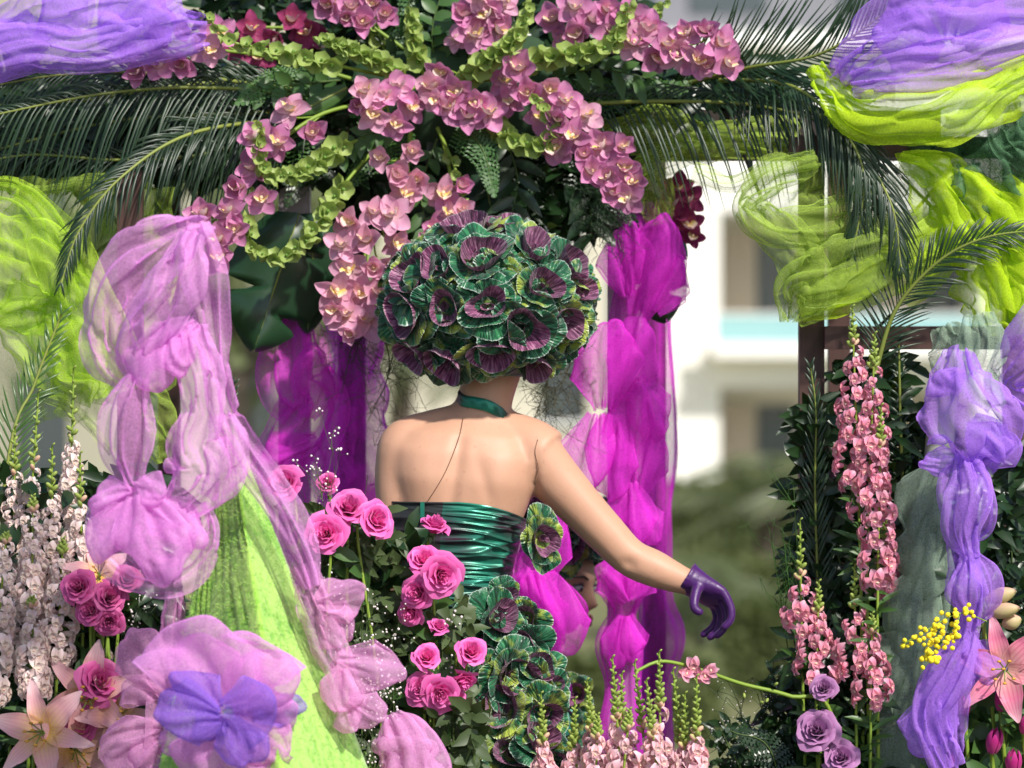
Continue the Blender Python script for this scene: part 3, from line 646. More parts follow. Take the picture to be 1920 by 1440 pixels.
def shrub(label, boxes, foot, n, L, Wd, key, name='leafy_shrub', group='shrub foliage filling the beds', stems=9):
    """leaves spread over pixel boxes (x0,y0,x1,y1,Y0,Y1), stems rising from the foot points"""
    t = thing(name, label, 'foliage', P(*foot), group); r = random.Random(int(foot[0] * 3 + foot[1])); lm = MB(); sm = MB(); ar = [(b[2] - b[0]) * (b[3] - b[1]) for b in boxes]
    for i in range(n):
        b = r.choices(boxes, ar)[0]; q = P(r.uniform(b[0], b[2]), r.uniform(b[1], b[3]), r.uniform(b[4], b[5])); leaf_quad(lm, q, [r.uniform(-1, 1), r.uniform(-1, .3), r.uniform(-.5, .9)], L * r.uniform(.6, 1.2), Wd * r.uniform(.7, 1.2), r, 3)
    for i in range(stems):
        b = r.choices(boxes, ar)[0]; q = P(r.uniform(b[0], b[2]), r.uniform(b[1], b[3]), r.uniform(b[4], b[5])); f = P(*foot) + np.array([r.uniform(-.1, .1), r.uniform(-.04, .04), 0]); sm.tube(cr([f, (f + q) / 2 + np.array([r.uniform(-.03, .03), 0, .05]), q], 14), .0028, 5)
    obj('stems', sm, M['stem_d'], t); o = obj('leaves', lm, M[key], t); o['kind'] = 'stuff'; return t
def big_leaf(label, base, tip, wpx, key='monstera', cuts=4, group='monstera leaves in the garland', name='monstera_leaf', seed=0, bow=.25):
    """heart-shaped blade with deep side slits (cuts=0: plain blade); base, tip pixel points with Y"""
    a, b = P(*base), P(*tip); d = nrm(b - a); L = np.linalg.norm(b - a); wd = S(wpx, base[2]) / 2; s = nrm(np.cross(d, [0.15, -1, .1])); nn = np.cross(s, d); r = random.Random(seed)
    t = thing(name, label, 'leaf', a, group); mb = MB(); nu, nv = 40, 13
    for sg in (-1, 1):
        G = np.zeros((nu, nv, 3))
        for i in range(nu):
            k = i / (nu - 1); hw = wd * (math.sin(math.pi * min(1, .14 + .855 * k)) ** .75)
            if cuts and k > .12: hw *= 1 - .62 * max(0, math.sin(k * cuts * 6.283 + sg)) ** 10
            for j in range(nv):
                v = j / (nv - 1); G[i, j] = a + d * (L * k + hw * v * (.18 if cuts else .05)) + s * sg * hw * v + nn * (bow * wd * v * v * -1 + .06 * wd * math.sin(9 * k + sg)) - nn * bow * L * .5 * k * k
        mb.grid(G, 0, flip=sg < 0)
    obj('blade', mb, M[key], t); ks = np.linspace(0, .97, 14)
    mid = np.array([a + d * L * k - nn * (bow * L * .5 * k * k - .0015) for k in ks]); obj('midrib', MB().tube(mid, np.linspace(.003, .001, 14), 5), M['rachis'], t); return t

def me_kale(seed, cup=True):
    """rosette of frilled leaves, +Z outwards, radius about 1: green funnels round purple cups"""
    mb = MB(); r = random.Random(seed); nt = 120
    th = np.linspace(0, 2 * np.pi, nt)[None]; s = np.linspace(0, 1, 12)[:, None]
    uv = np.stack(np.meshgrid(np.linspace(0, 1, 12), np.linspace(0, 1, nt), indexing='ij')[::-1], -1)
    def funnel(Rr, H, am, nf, mi, off=(0, 0), ph=0., lip=.2, p=.9):
        wob = 1 + .16 * np.sin(2 * th + ph) + .10 * np.sin(3 * th + 2 * ph)
        r_ = (.10 + (Rr - .10) * s ** p) * (1 + (wob - 1) * s) + am * s ** 3 * np.sin(nf * th + ph) + .016 * s ** 8 * np.sin(47 * th + ph)
        z = H * s ** 1.25 - lip * s ** 5 + am * 1.2 * s ** 2 * np.sin(nf * th + ph + 1.1) + am * .6 * s ** 3 * np.sin((nf * 2 + 1) * th + 2 * ph)
        mb.grid(np.stack([r_ * np.cos(th) + off[0] * s, r_ * np.sin(th) + off[1] * s, z - .35 + 0 * th], -1), mi, uv=uv)
    ph = r.uniform(0, 6)
    funnel(1.30, .50, .12, 5, 0, ph=ph, lip=.26); funnel(1.04, .66, .09, 4, 0, ph=ph + 1.3, lip=.14)
    if cup:
        o = (r.uniform(-.08, .08), r.uniform(-.08, .08)); funnel(.72, .82, .03, 3, 1, o, ph + 2, .0, .5)
        a = r.uniform(0, 6); funnel(.20, .42, .05, 2, 1, (o[0] + .12 * math.cos(a), o[1] + .12 * math.sin(a)), ph + 3, .0, .8)
    else: funnel(.70, .86, .08, 4, 0, ph=ph + 2.6, lip=.02)
    return mb.mesh('kale_rosette', [M['kale_g'], M['kale_p']])
KALE = [me_kale(s) for s in range(5)]; KALEG = [me_kale(s + 20, False) for s in range(3)]

def remeshed(mb, name, mats, voxel, it=4, post=None):
    me = mb.mesh(name, mats); o = bpy.data.objects.new(name, me); COL.objects.link(o)
    m = o.modifiers.new('r', 'REMESH'); m.mode = 'VOXEL'; m.voxel_size = voxel; m.use_smooth_shade = True
    s = o.modifiers.new('s', 'SMOOTH'); s.factor = .5; s.iterations = it
    dg = bpy.context.evaluated_depsgraph_get(); dg.update(); out = bpy.data.meshes.new_from_object(o.evaluated_get(dg)); bpy.data.objects.remove(o); bpy.data.meshes.remove(me)
    co = np.empty(len(out.vertices) * 3, np.float32); out.vertices.foreach_get('co', co); co = co.reshape(-1, 3).astype(float)
    nr = np.empty(len(out.vertices) * 3, np.float32); out.vertices.foreach_get('normal', nr); nr = nr.reshape(-1, 3)
    if post is not None: co = post(co, nr); out.vertices.foreach_set('co', co.astype(np.float32).ravel()); out.update()
    out.polygons.foreach_set('use_smooth', np.ones(len(out.polygons), bool)); out.name = name
    if not len(out.materials):
        for q in (mats if isinstance(mats, list) else [mats]): out.materials.append(q)
    return out
def mesh_obj(name, me, parent=None, loc=(0, 0, 0)):
    o = bpy.data.objects.new(name, me); COL.objects.link(o); o.location = tuple(loc)
    if parent is not None: o.parent = parent; o.location = tuple(-wloc(parent) + np.asarray(loc))
    return o
# ================================================================== SETTING
DECK = 1.2
def struct(o): o['kind'] = 'structure'; return o
def FZ(px, Y, z=1.64): return (px, 720 + (ZC - z) * PX / (CD + Y), Y)
M['asphalt'] = plain('asphalt', (.055, .055, .055), (.04, .04, .042), .9, 60, .4)
M['lawn'] = plain('lawn', (.24, .22, .09), (.08, .10, .035), .95, .45)
M['concrete'] = plain('pavement_concrete', (.42, .40, .36), (.34, .33, .30), .85, 3)
M['stucco'] = plain('white_stucco', (.88, .87, .84), (.85, .84, .80), .9, 2)
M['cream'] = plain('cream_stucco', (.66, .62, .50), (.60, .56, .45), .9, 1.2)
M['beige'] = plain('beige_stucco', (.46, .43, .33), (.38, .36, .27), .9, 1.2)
M['greyclad'] = plain('grey_cladding', (.22, .22, .24), (.17, .17, .19), .7, 3)
M['glass'] = plain('window_glass', (.05, .06, .065), (.08, .10, .11), .12, .8)
M['curtain'] = plain('beige_curtain', (.50, .42, .31), (.42, .35, .26), .9, 3, stretch=(8, 1, .4))
M['bglass'] = plain('turquoise_balcony_glass', (.30, .55, .58), (.36, .6, .62), .25, 2)
M['bark'] = plain('bark', (.14, .11, .08), (.08, .065, .05), .9, 10, .6)
M['far_leaf'] = leaf('tree_leaf', (.05, .075, .022), (.15, .17, .06), .6, .2, 2)
M['far_palm'] = leaf('garden_palm_leaf', (.05, .075, .03), (.13, .15, .06), .5, .2, 2)

def flat(name, x0, y0, x1, y1, z, m):
    mb = MB(); mb.add([(x0, y0, z), (x1, y0, z), (x1, y1, z), (x0, y1, z)], [(0, 1, 2, 3)]); return struct(obj(name, mb, m, smooth=False))
flat('ground', -700, -300, 700, 900, -.02, M['lawn'])
flat('street', -700, -14, 700, 11, 0.0, M['asphalt'])
mb = MB().box((-700, 11, -.05), (700, 14.5, .13)); struct(obj('pavement', mb, M['concrete'], smooth=False))

# white apartment block with recessed balconies
YB = 57.0
def PB(px, py): return P(px, py, YB)
bt = thing('apartment_building', 'white apartment block with recessed balconies and grey top storey beyond the garden', 'building', (PB(1500, 720)[0], YB, 0))
x0, x1 = PB(1165, 0)[0], PB(2900, 0)[0]
xa, xb = PB(1350, 0)[0], PB(1830, 0)[0]; xc, xd = PB(2000, 0)[0], PB(2480, 0)[0]
ztop = PB(0, 92)[2]
opens = [(PB(0, 640)[2], PB(0, 395)[2]), (PB(0, 972)[2], PB(0, 727)[2])]
def wall_with(name, xs0, xs1, holes, z0, z1, yy, th, m):
    """wall from xs0 to xs1 split round rectangular holes (xa, xb, za, zb)"""
    mb = MB(); xs = sorted({xs0, xs1, *[h[0] for h in holes], *[h[1] for h in holes]}); zs = sorted({z0, z1, *[h[2] for h in holes], *[h[3] for h in holes]})
    for a, b in zip(xs[:-1], xs[1:]):
        for c, d in zip(zs[:-1], zs[1:]):
            if not any(h[0] <= a and b <= h[1] and h[2] <= c and d <= h[3] for h in holes): mb.box((a, yy, c), (b, yy + th, d))
    return obj(name, mb, m, bt, smooth=False)
holes = [(a, b, za, zb) for (za, zb) in opens for a, b in ((xa, xb), (xc, xd))]
wall_with('wall', x0, x1, holes, -.02, ztop, YB, .35, M['stucco'])
mb = MB().box((x0, YB + .35, -.02), (x0 + .3, YB + 14, ztop)).box((x1 - .3, YB + .35, -.02), (x1, YB + 14, ztop)); obj('side_wall', mb, M['stucco'], bt, smooth=False)
mb = MB().box((x0 - .4, YB - .6, ztop), (x1 + .4, YB + 14, ztop + .25)); obj('cornice', mb, M['stucco'], bt, smooth=False)
mb = MB().box((x0 + .6, YB + .8, ztop + .25), (x1 - .6, YB + 13, ztop + 3.4)); obj('top_storey', mb, M['greyclad'], bt, smooth=False)
for k in range(5):
    xx = x0 + 1.2 + k * 2.6; wd = obj('window', MB().box((xx, YB + .74, ztop + .7), (xx + 1.3, YB + .8, ztop + 2.3)), M['glass'], bt, smooth=False)
for (za, zb) in opens:
    for a, b in ((xa, xb), (xc, xd)):
        obj('balcony_slab', MB().box((a - .15, YB - .9, za - .28), (b + .15, YB + 1.9, za - .02)), M['stucco'], bt, smooth=False)
        obj('balcony_back', MB().box((a - .1, YB + 1.9, za - .02), (b + .1, YB + 2.05, zb + .1)), M['cream'], bt, smooth=False)
        obj('balcony_ceiling', MB().box((a - .1, YB + .35, zb + .002), (b + .1, YB + 2.05, zb + .1)), M['stucco'], bt, smooth=False)
        obj('balcony_glass', MB().box((a - .1, YB - .86, za - .02), (b + .1, YB - .82, za + .42)), M['bglass'], bt, smooth=False)
        obj('balcony_rail', MB().box((a - .12, YB - .88, za + .42), (b + .12, YB - .80, za + .47)), M['stucco'], bt, smooth=False)
        n = 3; st = (b - a) / n
        for k in range(n):
            w_ = obj('window', MB().box((a + st * k + .75, YB + 1.84, za), (a + st * (k + 1) - .05, YB + 1.9, zb - .3)), M['glass'], bt, smooth=False)
            obj('curtain', MB().box((a + st * k + .08, YB + 1.78, za), (a + st * k + .70, YB + 1.88, zb - .3)), M['curtain'], bt, smooth=False)
# sunlit cream house beyond the arbour and a shaded beige wing
bt = thing('garden_house', 'cream rendered house with shuttered windows beyond the arbour', 'building', (PB(900, 720)[0], 52, 0))
Q = lambda px, py: P(px, py, 52)
hx0, hx1, hz = Q(560, 0)[0], Q(1140, 0)[0], Q(0, 130)[2]
hol = [(Q(a, 0)[0], Q(a + 90, 0)[0], Q(0, b + 150)[2], Q(0, b)[2]) for a in (610, 1010) for b in (300, 640)]
wall_with('wall', hx0, hx1, hol, -.02, hz, 52, .3, M['cream'])
obj('house_core', MB().box((hx0 + .05, 52.6, -.02), (hx1 - .05, 60, hz)), M['cream'], bt, smooth=False)
obj('roof', MB().box((hx0 - .5, 51.5, hz), (hx1 + .5, 60.4, hz + .3)), M['stucco'], bt, smooth=False)
for h in hol:
    f = obj('window', MB().box((h[0], 52.2, h[2]), (h[1], 52.3, h[3])), M['glass'], bt, smooth=False)
    obj('sill', MB().box((h[0] - .08, 51.9, h[2] - .08), (h[1] + .08, 52.2, h[2] - .002)), M['stucco'], f, smooth=False)
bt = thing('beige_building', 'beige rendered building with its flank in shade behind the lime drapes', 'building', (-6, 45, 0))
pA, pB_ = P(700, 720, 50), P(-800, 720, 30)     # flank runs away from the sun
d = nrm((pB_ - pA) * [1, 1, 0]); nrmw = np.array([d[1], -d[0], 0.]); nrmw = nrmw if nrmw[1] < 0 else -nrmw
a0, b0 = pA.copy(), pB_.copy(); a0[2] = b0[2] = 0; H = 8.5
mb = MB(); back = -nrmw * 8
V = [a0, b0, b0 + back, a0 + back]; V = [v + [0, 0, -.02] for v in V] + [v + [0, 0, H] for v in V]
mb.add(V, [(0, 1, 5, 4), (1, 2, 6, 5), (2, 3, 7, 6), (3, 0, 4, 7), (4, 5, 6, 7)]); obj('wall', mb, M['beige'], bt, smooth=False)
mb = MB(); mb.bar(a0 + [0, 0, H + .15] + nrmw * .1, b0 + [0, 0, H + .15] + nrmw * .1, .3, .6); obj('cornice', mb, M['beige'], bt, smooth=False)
for k in range(6):
    for z in (1.2, 4.4):
        c = a0 + (b0 - a0) * (.1 + .15 * k) + nrmw * .03; w_ = obj('window', MB().bar(c + [0, 0, z], c + [0, 0, z + 1.6], 1.2, .1), M['glass'], bt, smooth=False)

# trees, palms and hedges of the garden
def far_tree(label, px, Y, h, r_, n=900, key='far_leaf', group='garden trees'):
    b = P(px, 720, Y); b[2] = 0; t = thing('tree', label, 'tree', b, group); r = random.Random(int(px)); mb = MB()
    mb.tube([b, b + [.1, 0, h * .3], b + [0, 0, h * .62]], [.16, .12, .07], 8); lm = MB()
    for k in range(7):
        a = k * .9; e = b + np.array([math.cos(a) * r_ * .7, math.sin(a) * r_ * .7, h * .62 + r.uniform(0, h * .3)]); mb.tube([b + [0, 0, h * .4], (b + [0, 0, h * .5] + e) / 2, e], [.07, .05, .02], 5)
    for i in range(n):
        k = r.randrange(7); a = k * .9; c = b + np.array([math.cos(a) * r_ * .6, math.sin(a) * r_ * .6, h * .72 + (k % 3 - 1) * h * .1]); q = c + np.array([r.gauss(0, r_ * .3) for _ in range(3)])
        leaf_quad(lm, q, [r.uniform(-1, 1), r.uniform(-1, 1), r.uniform(-1, .5)], r.uniform(.2, .4), .16, r, 2)
    obj('trunk', mb, M['bark'], t); obj('crown', lm, M[key], t)
def far_palm(label, px, Y, h, n=18, L=1.6, group='garden palms'):
    b = P(px, 720, Y); b[2] = 0; t = thing('palm_tree', label, 'palm', b, group); r = np.random.default_rng(int(px)); top = b + [.15, 0, h]
    obj('trunk', MB().tube(cr([b, b + [.05, 0, h / 2], top], 10), np.linspace(.2, .13, 10), 8), M['bark'], t); mb = MB()
    for k in range(n):
        a = k * 2.4; el = r.uniform(-.2, 1.1); d = np.array([math.cos(a) * math.cos(el), math.sin(a) * math.cos(el), math.sin(el)]); s = np.linspace(0, 1, 14)[:, None]; line = top + d * L * s + np.array([0, 0, -.9]) * L * .55 * s ** 2
        mb.tube(line, .014, 4); sd_ = nrm(np.cross(d, [0, 0, 1]))
        for j in range(2, 14):
            for sg in (-1, 1): leaf_quad(mb, line[j], sd_ * sg + d * .6 + np.array([0, 0, -.5]), L * .34, .05, R, 2)
    obj('crown', mb, M['far_palm'], t)
def hedge(label, px0, px1, Y, h, n=1500, group='clipped hedges in the garden'):
    a, b = P(px0, 720, Y), P(px1, 720, Y); r = random.Random(int(px0)); c = (a + b) / 2; c[2] = 0
    t = thing('hedge', label, 'hedge', c, group); mb = MB(); mb.box((a[0], Y, -.02), (b[0], Y + .9, h * .9)); obj('branch_core', mb, M['far_leaf'], t, smooth=False); lm = MB()
    for i in range(n): leaf_quad(lm, [r.uniform(a[0], b[0]), Y + r.choice([0, r.uniform(0, .9)]), h * r.uniform(.02, 1)], [r.uniform(-1, 1), -1 + r.uniform(-.5, 1), r.uniform(-.4, 1)], .22, .12, r, 2)
    o = obj('leaves', lm, M['far_leaf'], t); o['kind'] = 'stuff'
far_palm('low palm with drooping fronds in front of the white apartment block', 1430, 44, 1.0, 16, 2.2)
far_palm('leaning garden palm between the dancer and the cream house', 735, 36, 3.0, 18, 1.6)
far_tree('loose olive green tree before the beige flank wall', 440, 33, 6.2, 1.8)
hedge('long olive hedge at the foot of the white apartment block', 1150, 1760, 49, 1.2, 2600)
hedge('low hedge on the lawn behind the snapdragons', 1180, 1600, 33, .8, 2200)
hedge('knee high hedge at the near edge of the lawn', 1020, 1330, 21, .55, 1800)
hedge('sunny hedge block on the lawn by the stubby palm', 1360, 1560, 25, .75, 1500)
hedge('hedge in front of the cream house wall', 620, 1080, 46, 1.2, 2000)
far_palm('small stubby palm on the lawn beside the path', 1330, 30, .5, 14, 1.1)

# ================================================================== THE FLOAT
ft_ = thing('parade_float', 'flat parade float deck with green fringed skirt carrying the flower arbour', 'parade float', (0, .6, 0))
obj('deck', MB().box((-2.6, -1.5, DECK - .12), (2.6, 2.6, DECK)), M['deck'], ft_, smooth=False)
mb = MB().box((-2.6, -1.53, .25), (2.6, -1.503, DECK - .002)).box((-2.6, 2.603, .25), (2.6, 2.63, DECK - .002)).box((-2.63, -1.5, .25), (-2.603, 2.6, DECK - .002)).box((2.603, -1.5, .25), (2.63, 2.6, DECK - .002))
obj('skirt', mb, M['skirtf'], ft_, smooth=False)
for x in (-1.7, 1.7):
    for y in (-.9, 2.0):
        mb = MB().tube([(x - .12, y, .36), (x + .12, y, .36)], .36, 20); obj('wheel', mb, M['tyre'], ft_); obj('axle_block', MB().box((x - .1, y - .1, .3), (x + .1, y + .1, DECK - .12)), M['wood_d'], ft_, smooth=False)
def planter(label, pa, pb, y0, y1, ztop_=1.62):
    a, b = P(pa, 0, (y0 + y1) / 2)[0], P(pb, 0, (y0 + y1) / 2)[0]; t = thing('planter', label, 'planter', ((a + b) / 2, (y0 + y1) / 2, DECK))
    th = .02; mb = MB().box((a, y0, DECK), (b, y0 + th, ztop_)).box((a, y1 - th, DECK), (b, y1, ztop_)).box((a, y0 + th, DECK), (a + th, y1 - th, ztop_)).box((b - th, y0 + th, DECK), (b, y1 - th, ztop_))
    obj('box_sides', mb, M['planter'], t, smooth=False); obj('soil', MB().box((a + th, y0 + th, DECK), (b - th, y1 - th, ztop_ - .03)), M['soil'], t, smooth=False)
planter('long green planter under the pale snapdragons and lilies', -260, 235, -.62, -.05)
planter('long green planter under the pink roses', 560, 1420, -.52, -.24)
planter('long green planter at the foot of the brown trellis', 1460, 2150, -.35, .2)

# arbour
ar = thing('flower_arbour', 'dark timber arbour with a flower covered crossbeam and four posts', 'arbour', (P(870, 0, .7)[0], .7, DECK))
def post(px, Y, wpx, ytop, m, parent, ang=0):
    a = P(px, ytop, Y); b = a.copy(); b[2] = DECK; s = S(wpx, Y); return obj('post', MB().box((a[0] - s / 2, Y - s / 2, DECK), (a[0] + s / 2, Y + s / 2, a[2])), m, parent, smooth=False)
M['pole'] = plain('grey_pole_paint', (.36, .30, .33), (.30, .25, .28), .5)
post(553, .45, 58, 300, M['pole'], ar); post(660, 1.1, 52, 280, M['wood_d'], ar); post(1165, .45, 52, 300, M['pole'], ar); post(1226, 1.1, 44, 280, M['wood_d'], ar)
def beam(pa, pb, y0, y1, Y, dep, m, parent, name='beam'):
    a, b = P(pa, y1, Y), P(pb, y0, Y); return obj(name, MB().box((a[0], Y - dep / 2, a[2]), (b[0], Y + dep / 2, b[2])), m, parent, smooth=False)
beam(210, 1760, 210, 300, .45, .09, M['wood_d'], ar); beam(200, 1640, 214, 280, 1.1, .09, M['wood_d'], ar)
for px in (553, 1195):
    mb = MB().bar(P(px, 250, .5) , P(px, 250 * 1.0, .5) + [0, .56, 0], .06); obj('cross_tie', mb, M['wood_d'], ar, smooth=False)
# trellis towers
def tower(label, xs, Ys, yt, bars, wires):
    t = thing('trellis_tower', label, 'trellis', (P(xs[0], 0, Ys[0])[0], Ys[0], DECK), 'trellis towers at either end of the arbour')
    for px, Y, w_ in zip(xs, Ys, (46, 40, 40, 38)): post(px, Y, w_, yt, M['wood'], t)
    for b in bars: beam(*b, .05, M['wood'], t, 'crossbar')
    for a, b in wires: obj('brace', MB().tube([P(*a), P(*b)], .004, 5), M['wire'], t)
    return t
tower('brown painted trellis tower beside the purple garland', (1521, 1573, 1945, 1900), (.15, .75, .15, .75), 255,
      [(1480, 1960, 258, 296, .15 - .055), (1500, 1940, 262, 296, .75 + .055), (1545, 1960, 612, 655, .15 - .056), (1590, 1930, 612, 650, .75 + .056)],
      [((1655, 465, .3), (1782, 318, .3)), ((1500, 760, .3), (1670, 590, .3)), ((1395, 290, .3), (1425, 365, .28)), ((1690, 330, .34), (1830, 470, .34))])
tower('brown trellis tower draped with lime organza at the pale snapdragon bed', (245, 318, -120, -60), (.15, .75, .15, .75), 320,
      [(-80, 330, 322, 352, .75 + .055), (-80, 330, 1010, 1040, .75 - .056)],
      [((140, 500, .3), (320, 375, .3)), ((100, 450, .32), (165, 520, .32)), ((230, 440, .3), (190, 360, .3))])
# lime felt pyramid
YC = -.75
t = thing('felt_pyramid', 'tall lime green felted pyramid with pink organza over its tip', 'pyramid', (*P(620, 0, YC)[:2], DECK))
apex = P(428, 775, YC); zb = DECK; kb = (apex[2] - zb)
def edge_at(px, py, Y): # point on an edge extended to the deck
    q = P(px, py, Y); f = (apex[2] - zb) / (apex[2] - q[2]); return apex + (q - apex) * f
cs = [edge_at(318, 1340, YC - .02), edge_at(386, 1240, YC - .07), edge_at(497, 1240, YC - .20), edge_at(612, 1240, YC - .02), edge_at(560, 1240, YC + .1), edge_at(380, 1240, YC + .12)]
nn_ = len(cs); mb = MB(); rows = 44; sub = 14; G = np.zeros((rows, nn_ * sub, 3)); fz = snoise(5, 7, 5)
for i in range(rows):
    k = .01 + .99 * i / (rows - 1)
    for e in range(nn_):
        for j in range(sub):
            q = cs[e] + (cs[(e + 1) % nn_] - cs[e]) * j / sub; G[i, e * sub + j] = apex + (q - apex) * k
            G[i, e * sub + j] += np.array([.004, .006, 0]) * fz(k * 6, (e * sub + j) / 10) * (1 if i < rows - 1 else 0)
mb.grid(G, wrap=True); o = obj('felt_skin', mb, M['felt'], t)
fib = MB(); r = random.Random(3)
for i in range(9000):
    a_, b_ = r.randrange(rows // 2 + 2), r.randrange(nn_ * sub // 2 + 8); q = G[a_, b_] * (1 - (f := r.random())) + G[min(a_ + 1, rows - 1), (b_ + 1) % (nn_ * sub)] * f + np.array([r.uniform(-.01, .01), 0, r.uniform(-.01, .01)])
    d = np.array([r.gauss(0, 1), -.55, r.gauss(-.2, 1)]); d = nrm(d) * r.uniform(.008, .018); s_ = nrm(np.cross(d, [0, 1, 0])) * .0007; fib.add([q, q + d * .5 + s_ + [0, -.001, 0], q + d], [(0, 1, 2)])
o = obj('fibres', fib, M['felt'], t); o['kind'] = 'stuff'
# ================================================================== PEOPLE
def ring_loft(mb, rows, m=28, ex=2.2, mi=0):
    """closed body section loft; rows: centre(3), half-axis vectors A, B"""
    th = np.linspace(0, 2 * np.pi, m, endpoint=False); c, s = np.cos(th), np.sin(th)
    cc = np.sign(c) * np.abs(c) ** (2 / ex); ss = np.sign(s) * np.abs(s) ** (2 / ex)
    G = np.array([np.asarray(C)[None] + cc[:, None] * np.asarray(A)[None] + ss[:, None] * np.asarray(B)[None] for C, A, B in rows])
    base = mb.n; mb.grid(G, mi, wrap=True)
    for ring, sg in ((0, 1), (len(rows) - 1, -1)):
        idx = np.arange(m)[::sg] + ring * m; tri = np.stack([np.full(m - 2, idx[0]), idx[1:-1], idx[2:]], 1) + base; mb.f.append(tri); mb.mi.append(np.full(len(tri), mi))
def limb(mb, rows, n=28, sides=18, mi=0):
    """rows (px,py,Y,diameter_px)"""
    D = cr([[*P(*q[:3]), S(q[3], q[2]) / 2] for q in rows], n); mb.tube(D[:, :3], D[:, 3], sides, mi)
def head_mesh(c, f, up, s=1.0):
    """head with nose, brow, lips and chin, looking along f; c = centre; returns (mesh builder, frame)"""
    f = nrm(f); up = np.asarray(up, float); rt = nrm(np.cross(f, up)); u = np.cross(rt, f); mb = MB(); nu, nv = 60, 80
    a = np.linspace(.02, math.pi - .02, nu)[:, None]; b = np.linspace(-math.pi, math.pi, nv, endpoint=False)[None]
    x = np.sin(a) * np.sin(b) * .074; z = np.cos(a) * .112 + 0 * b; y = np.sin(a) * np.cos(b) * .092
    jaw = np.clip(-z / .112, 0, 1); x = x * (1 - .34 * jaw ** 1.5); y = y * (1 - .10 * jaw) + .012 * jaw * (np.cos(b) > 0)
    g = lambda cx, cz, sx, sz: np.exp(-((x - cx) / sx) ** 2 - ((z - cz) / sz) ** 2) * (np.cos(b) > .15)
    y = y + .026 * g(0, -.028, .011, .016) + .014 * g(0, -.005, .008, .022) - .010 * g(.031, .008, .016, .012) - .010 * g(-.031, .008, .016, .012) + .006 * g(0, .03, .05, .010)
    y = y + .009 * g(0, -.058, .022, .007) + .009 * g(0, -.071, .018, .006) - .005 * g(0, -.0645, .024, .003) + .011 * g(0, -.100, .020, .014) + .006 * g(.042, -.03, .018, .02) + .006 * g(-.042, -.03, .018, .02)
    Lc = lambda X, Yq, Z: np.asarray(c) + s * (np.multiply.outer(X, rt) + np.multiply.outer(Yq, f) + np.multiply.outer(Z, u))
    mb.grid(Lc(x, y, z), wrap=True, flip=True)
    return mb, (lambda X, Yq, Z: np.asarray(c) + s * (rt * X + f * Yq + u * Z))

def glove_mesh(wrist, knuck, spread, curl, r0, fingers, thumb, name):
    """palm, four fingers and a thumb grown together; all points in world space"""
    mb = MB(); wrist = np.asarray(wrist); knuck = np.asarray(knuck)
    D = nrm(knuck - wrist); A = nrm(spread); B = np.cross(D, A); L = np.linalg.norm(knuck - wrist)
    ring_loft(mb, [(wrist - D * .016, A * .036, B * .035), (wrist - D * .004, A * .033, B * .031), (wrist + D * L * .35, A * .038, B * .024), (wrist + D * L * .75, A * .043, B * .019), (knuck + D * .004, A * .041, B * .014)], 20)
    for path, rad in fingers: mb.tube(cr(path, 16), np.r_[np.linspace(rad * 1.1, rad * .82, 15), rad * .5], 10)
    mb.tube(cr(thumb, 14), np.r_[np.linspace(.013, .009, 13), .005], 10)
    return remeshed(mb, name, M['satin'], .0028, 3)

# ---- the dancer, seen from behind
dn = thing('person', 'dancer seen from behind in green bodice and kale headdress, one purple gloved arm stretched out', 'person', (P(850, 0)[0], 0.0, DECK))
mb = MB(); X, Zv, Yv = np.array([1, 0, 0]), np.array([0, 0, 1]), np.array([0, 1, 0])
def row(px, py, Y, hw, hd, tilt=0.0):
    c, s = math.cos(tilt), math.sin(tilt); return (P(px, py, Y), np.array([c, 0, s]) * S(hw), np.array([0, 1, 0]) * hd)
ring_loft(mb, [(np.array([P(850, 0)[0], .02, DECK + .75]), X * .15, Yv * .11), row(848, 1300, .02, 155, .125), row(846, 1200, .02, 128, .11), row(847, 1120, .02, 96, .09), row(850, 1050, .02, 102, .092, -.03),
               row(858, 970, .02, 122, .102, -.06), row(864, 900, .02, 142, .105, -.08), row(868, 850, .022, 150, .098, -.08), row(875, 815, .026, 130, .085, -.07), row(890, 790, .035, 80, .066, -.05), row(900, 765, .04, 52, .052)], 32, 2.3)
limb(mb, [(896, 800, .045, 118), (905, 765, .042, 108), (913, 735, .045, 104), (922, 700, .055, 108), (930, 660, .07, 120)])
limb(mb, [(880, 800, .035, 100), (940, 812, .03, 92), (990, 835, .02, 108), (1020, 858, .01, 116)])        # right shoulder yoke
limb(mb, [(880, 800, .035, 96), (815, 810, .03, 86), (765, 832, .02, 100), (752, 858, .01, 100)])            # left shoulder yoke
limb(mb, [(1004, 858, .012, 114), (1038, 895, .01, 100), (1086, 947, .005, 88), (1136, 1000, .0, 79), (1180, 1044, -.005, 72), (1226, 1066, -.01, 71), (1266, 1083, -.012, 58), (1296, 1094, -.012, 48)], 44)   # right arm
limb(mb, [(754, 850, .012, 98), (748, 890, .01, 92), (748, 950, .0, 86), (752, 1040, .0, 80), (750, 1110, .02, 72), (775, 1160, .12, 62), (800, 1200, .21, 52)], 40)                           # left arm
for sx in (-1, 1):
    bx_ = P(850, 0)[0] + sx * .085; D = cr([[bx_, .02, DECK + .86, .085], [bx_, .0, DECK + .46, .055], [bx_, .03, DECK + .28, .052], [bx_, .02, DECK + .07, .033]], 24); mb.tube(D[:, :3], D[:, 3], 16)
    mb.ell((bx_, .07, DECK + .035), (.042, .11, .035), 10, 14)
hd, HL = head_mesh(P(938, 610, .09), (.55, .80, -.12), (.08, 0, 1), 1.02)
mb.v += hd.v; mb.f += [f + mb.n for f in hd.f]; mb.uv += hd.uv; mb.mi += hd.mi; mb.n += hd.n
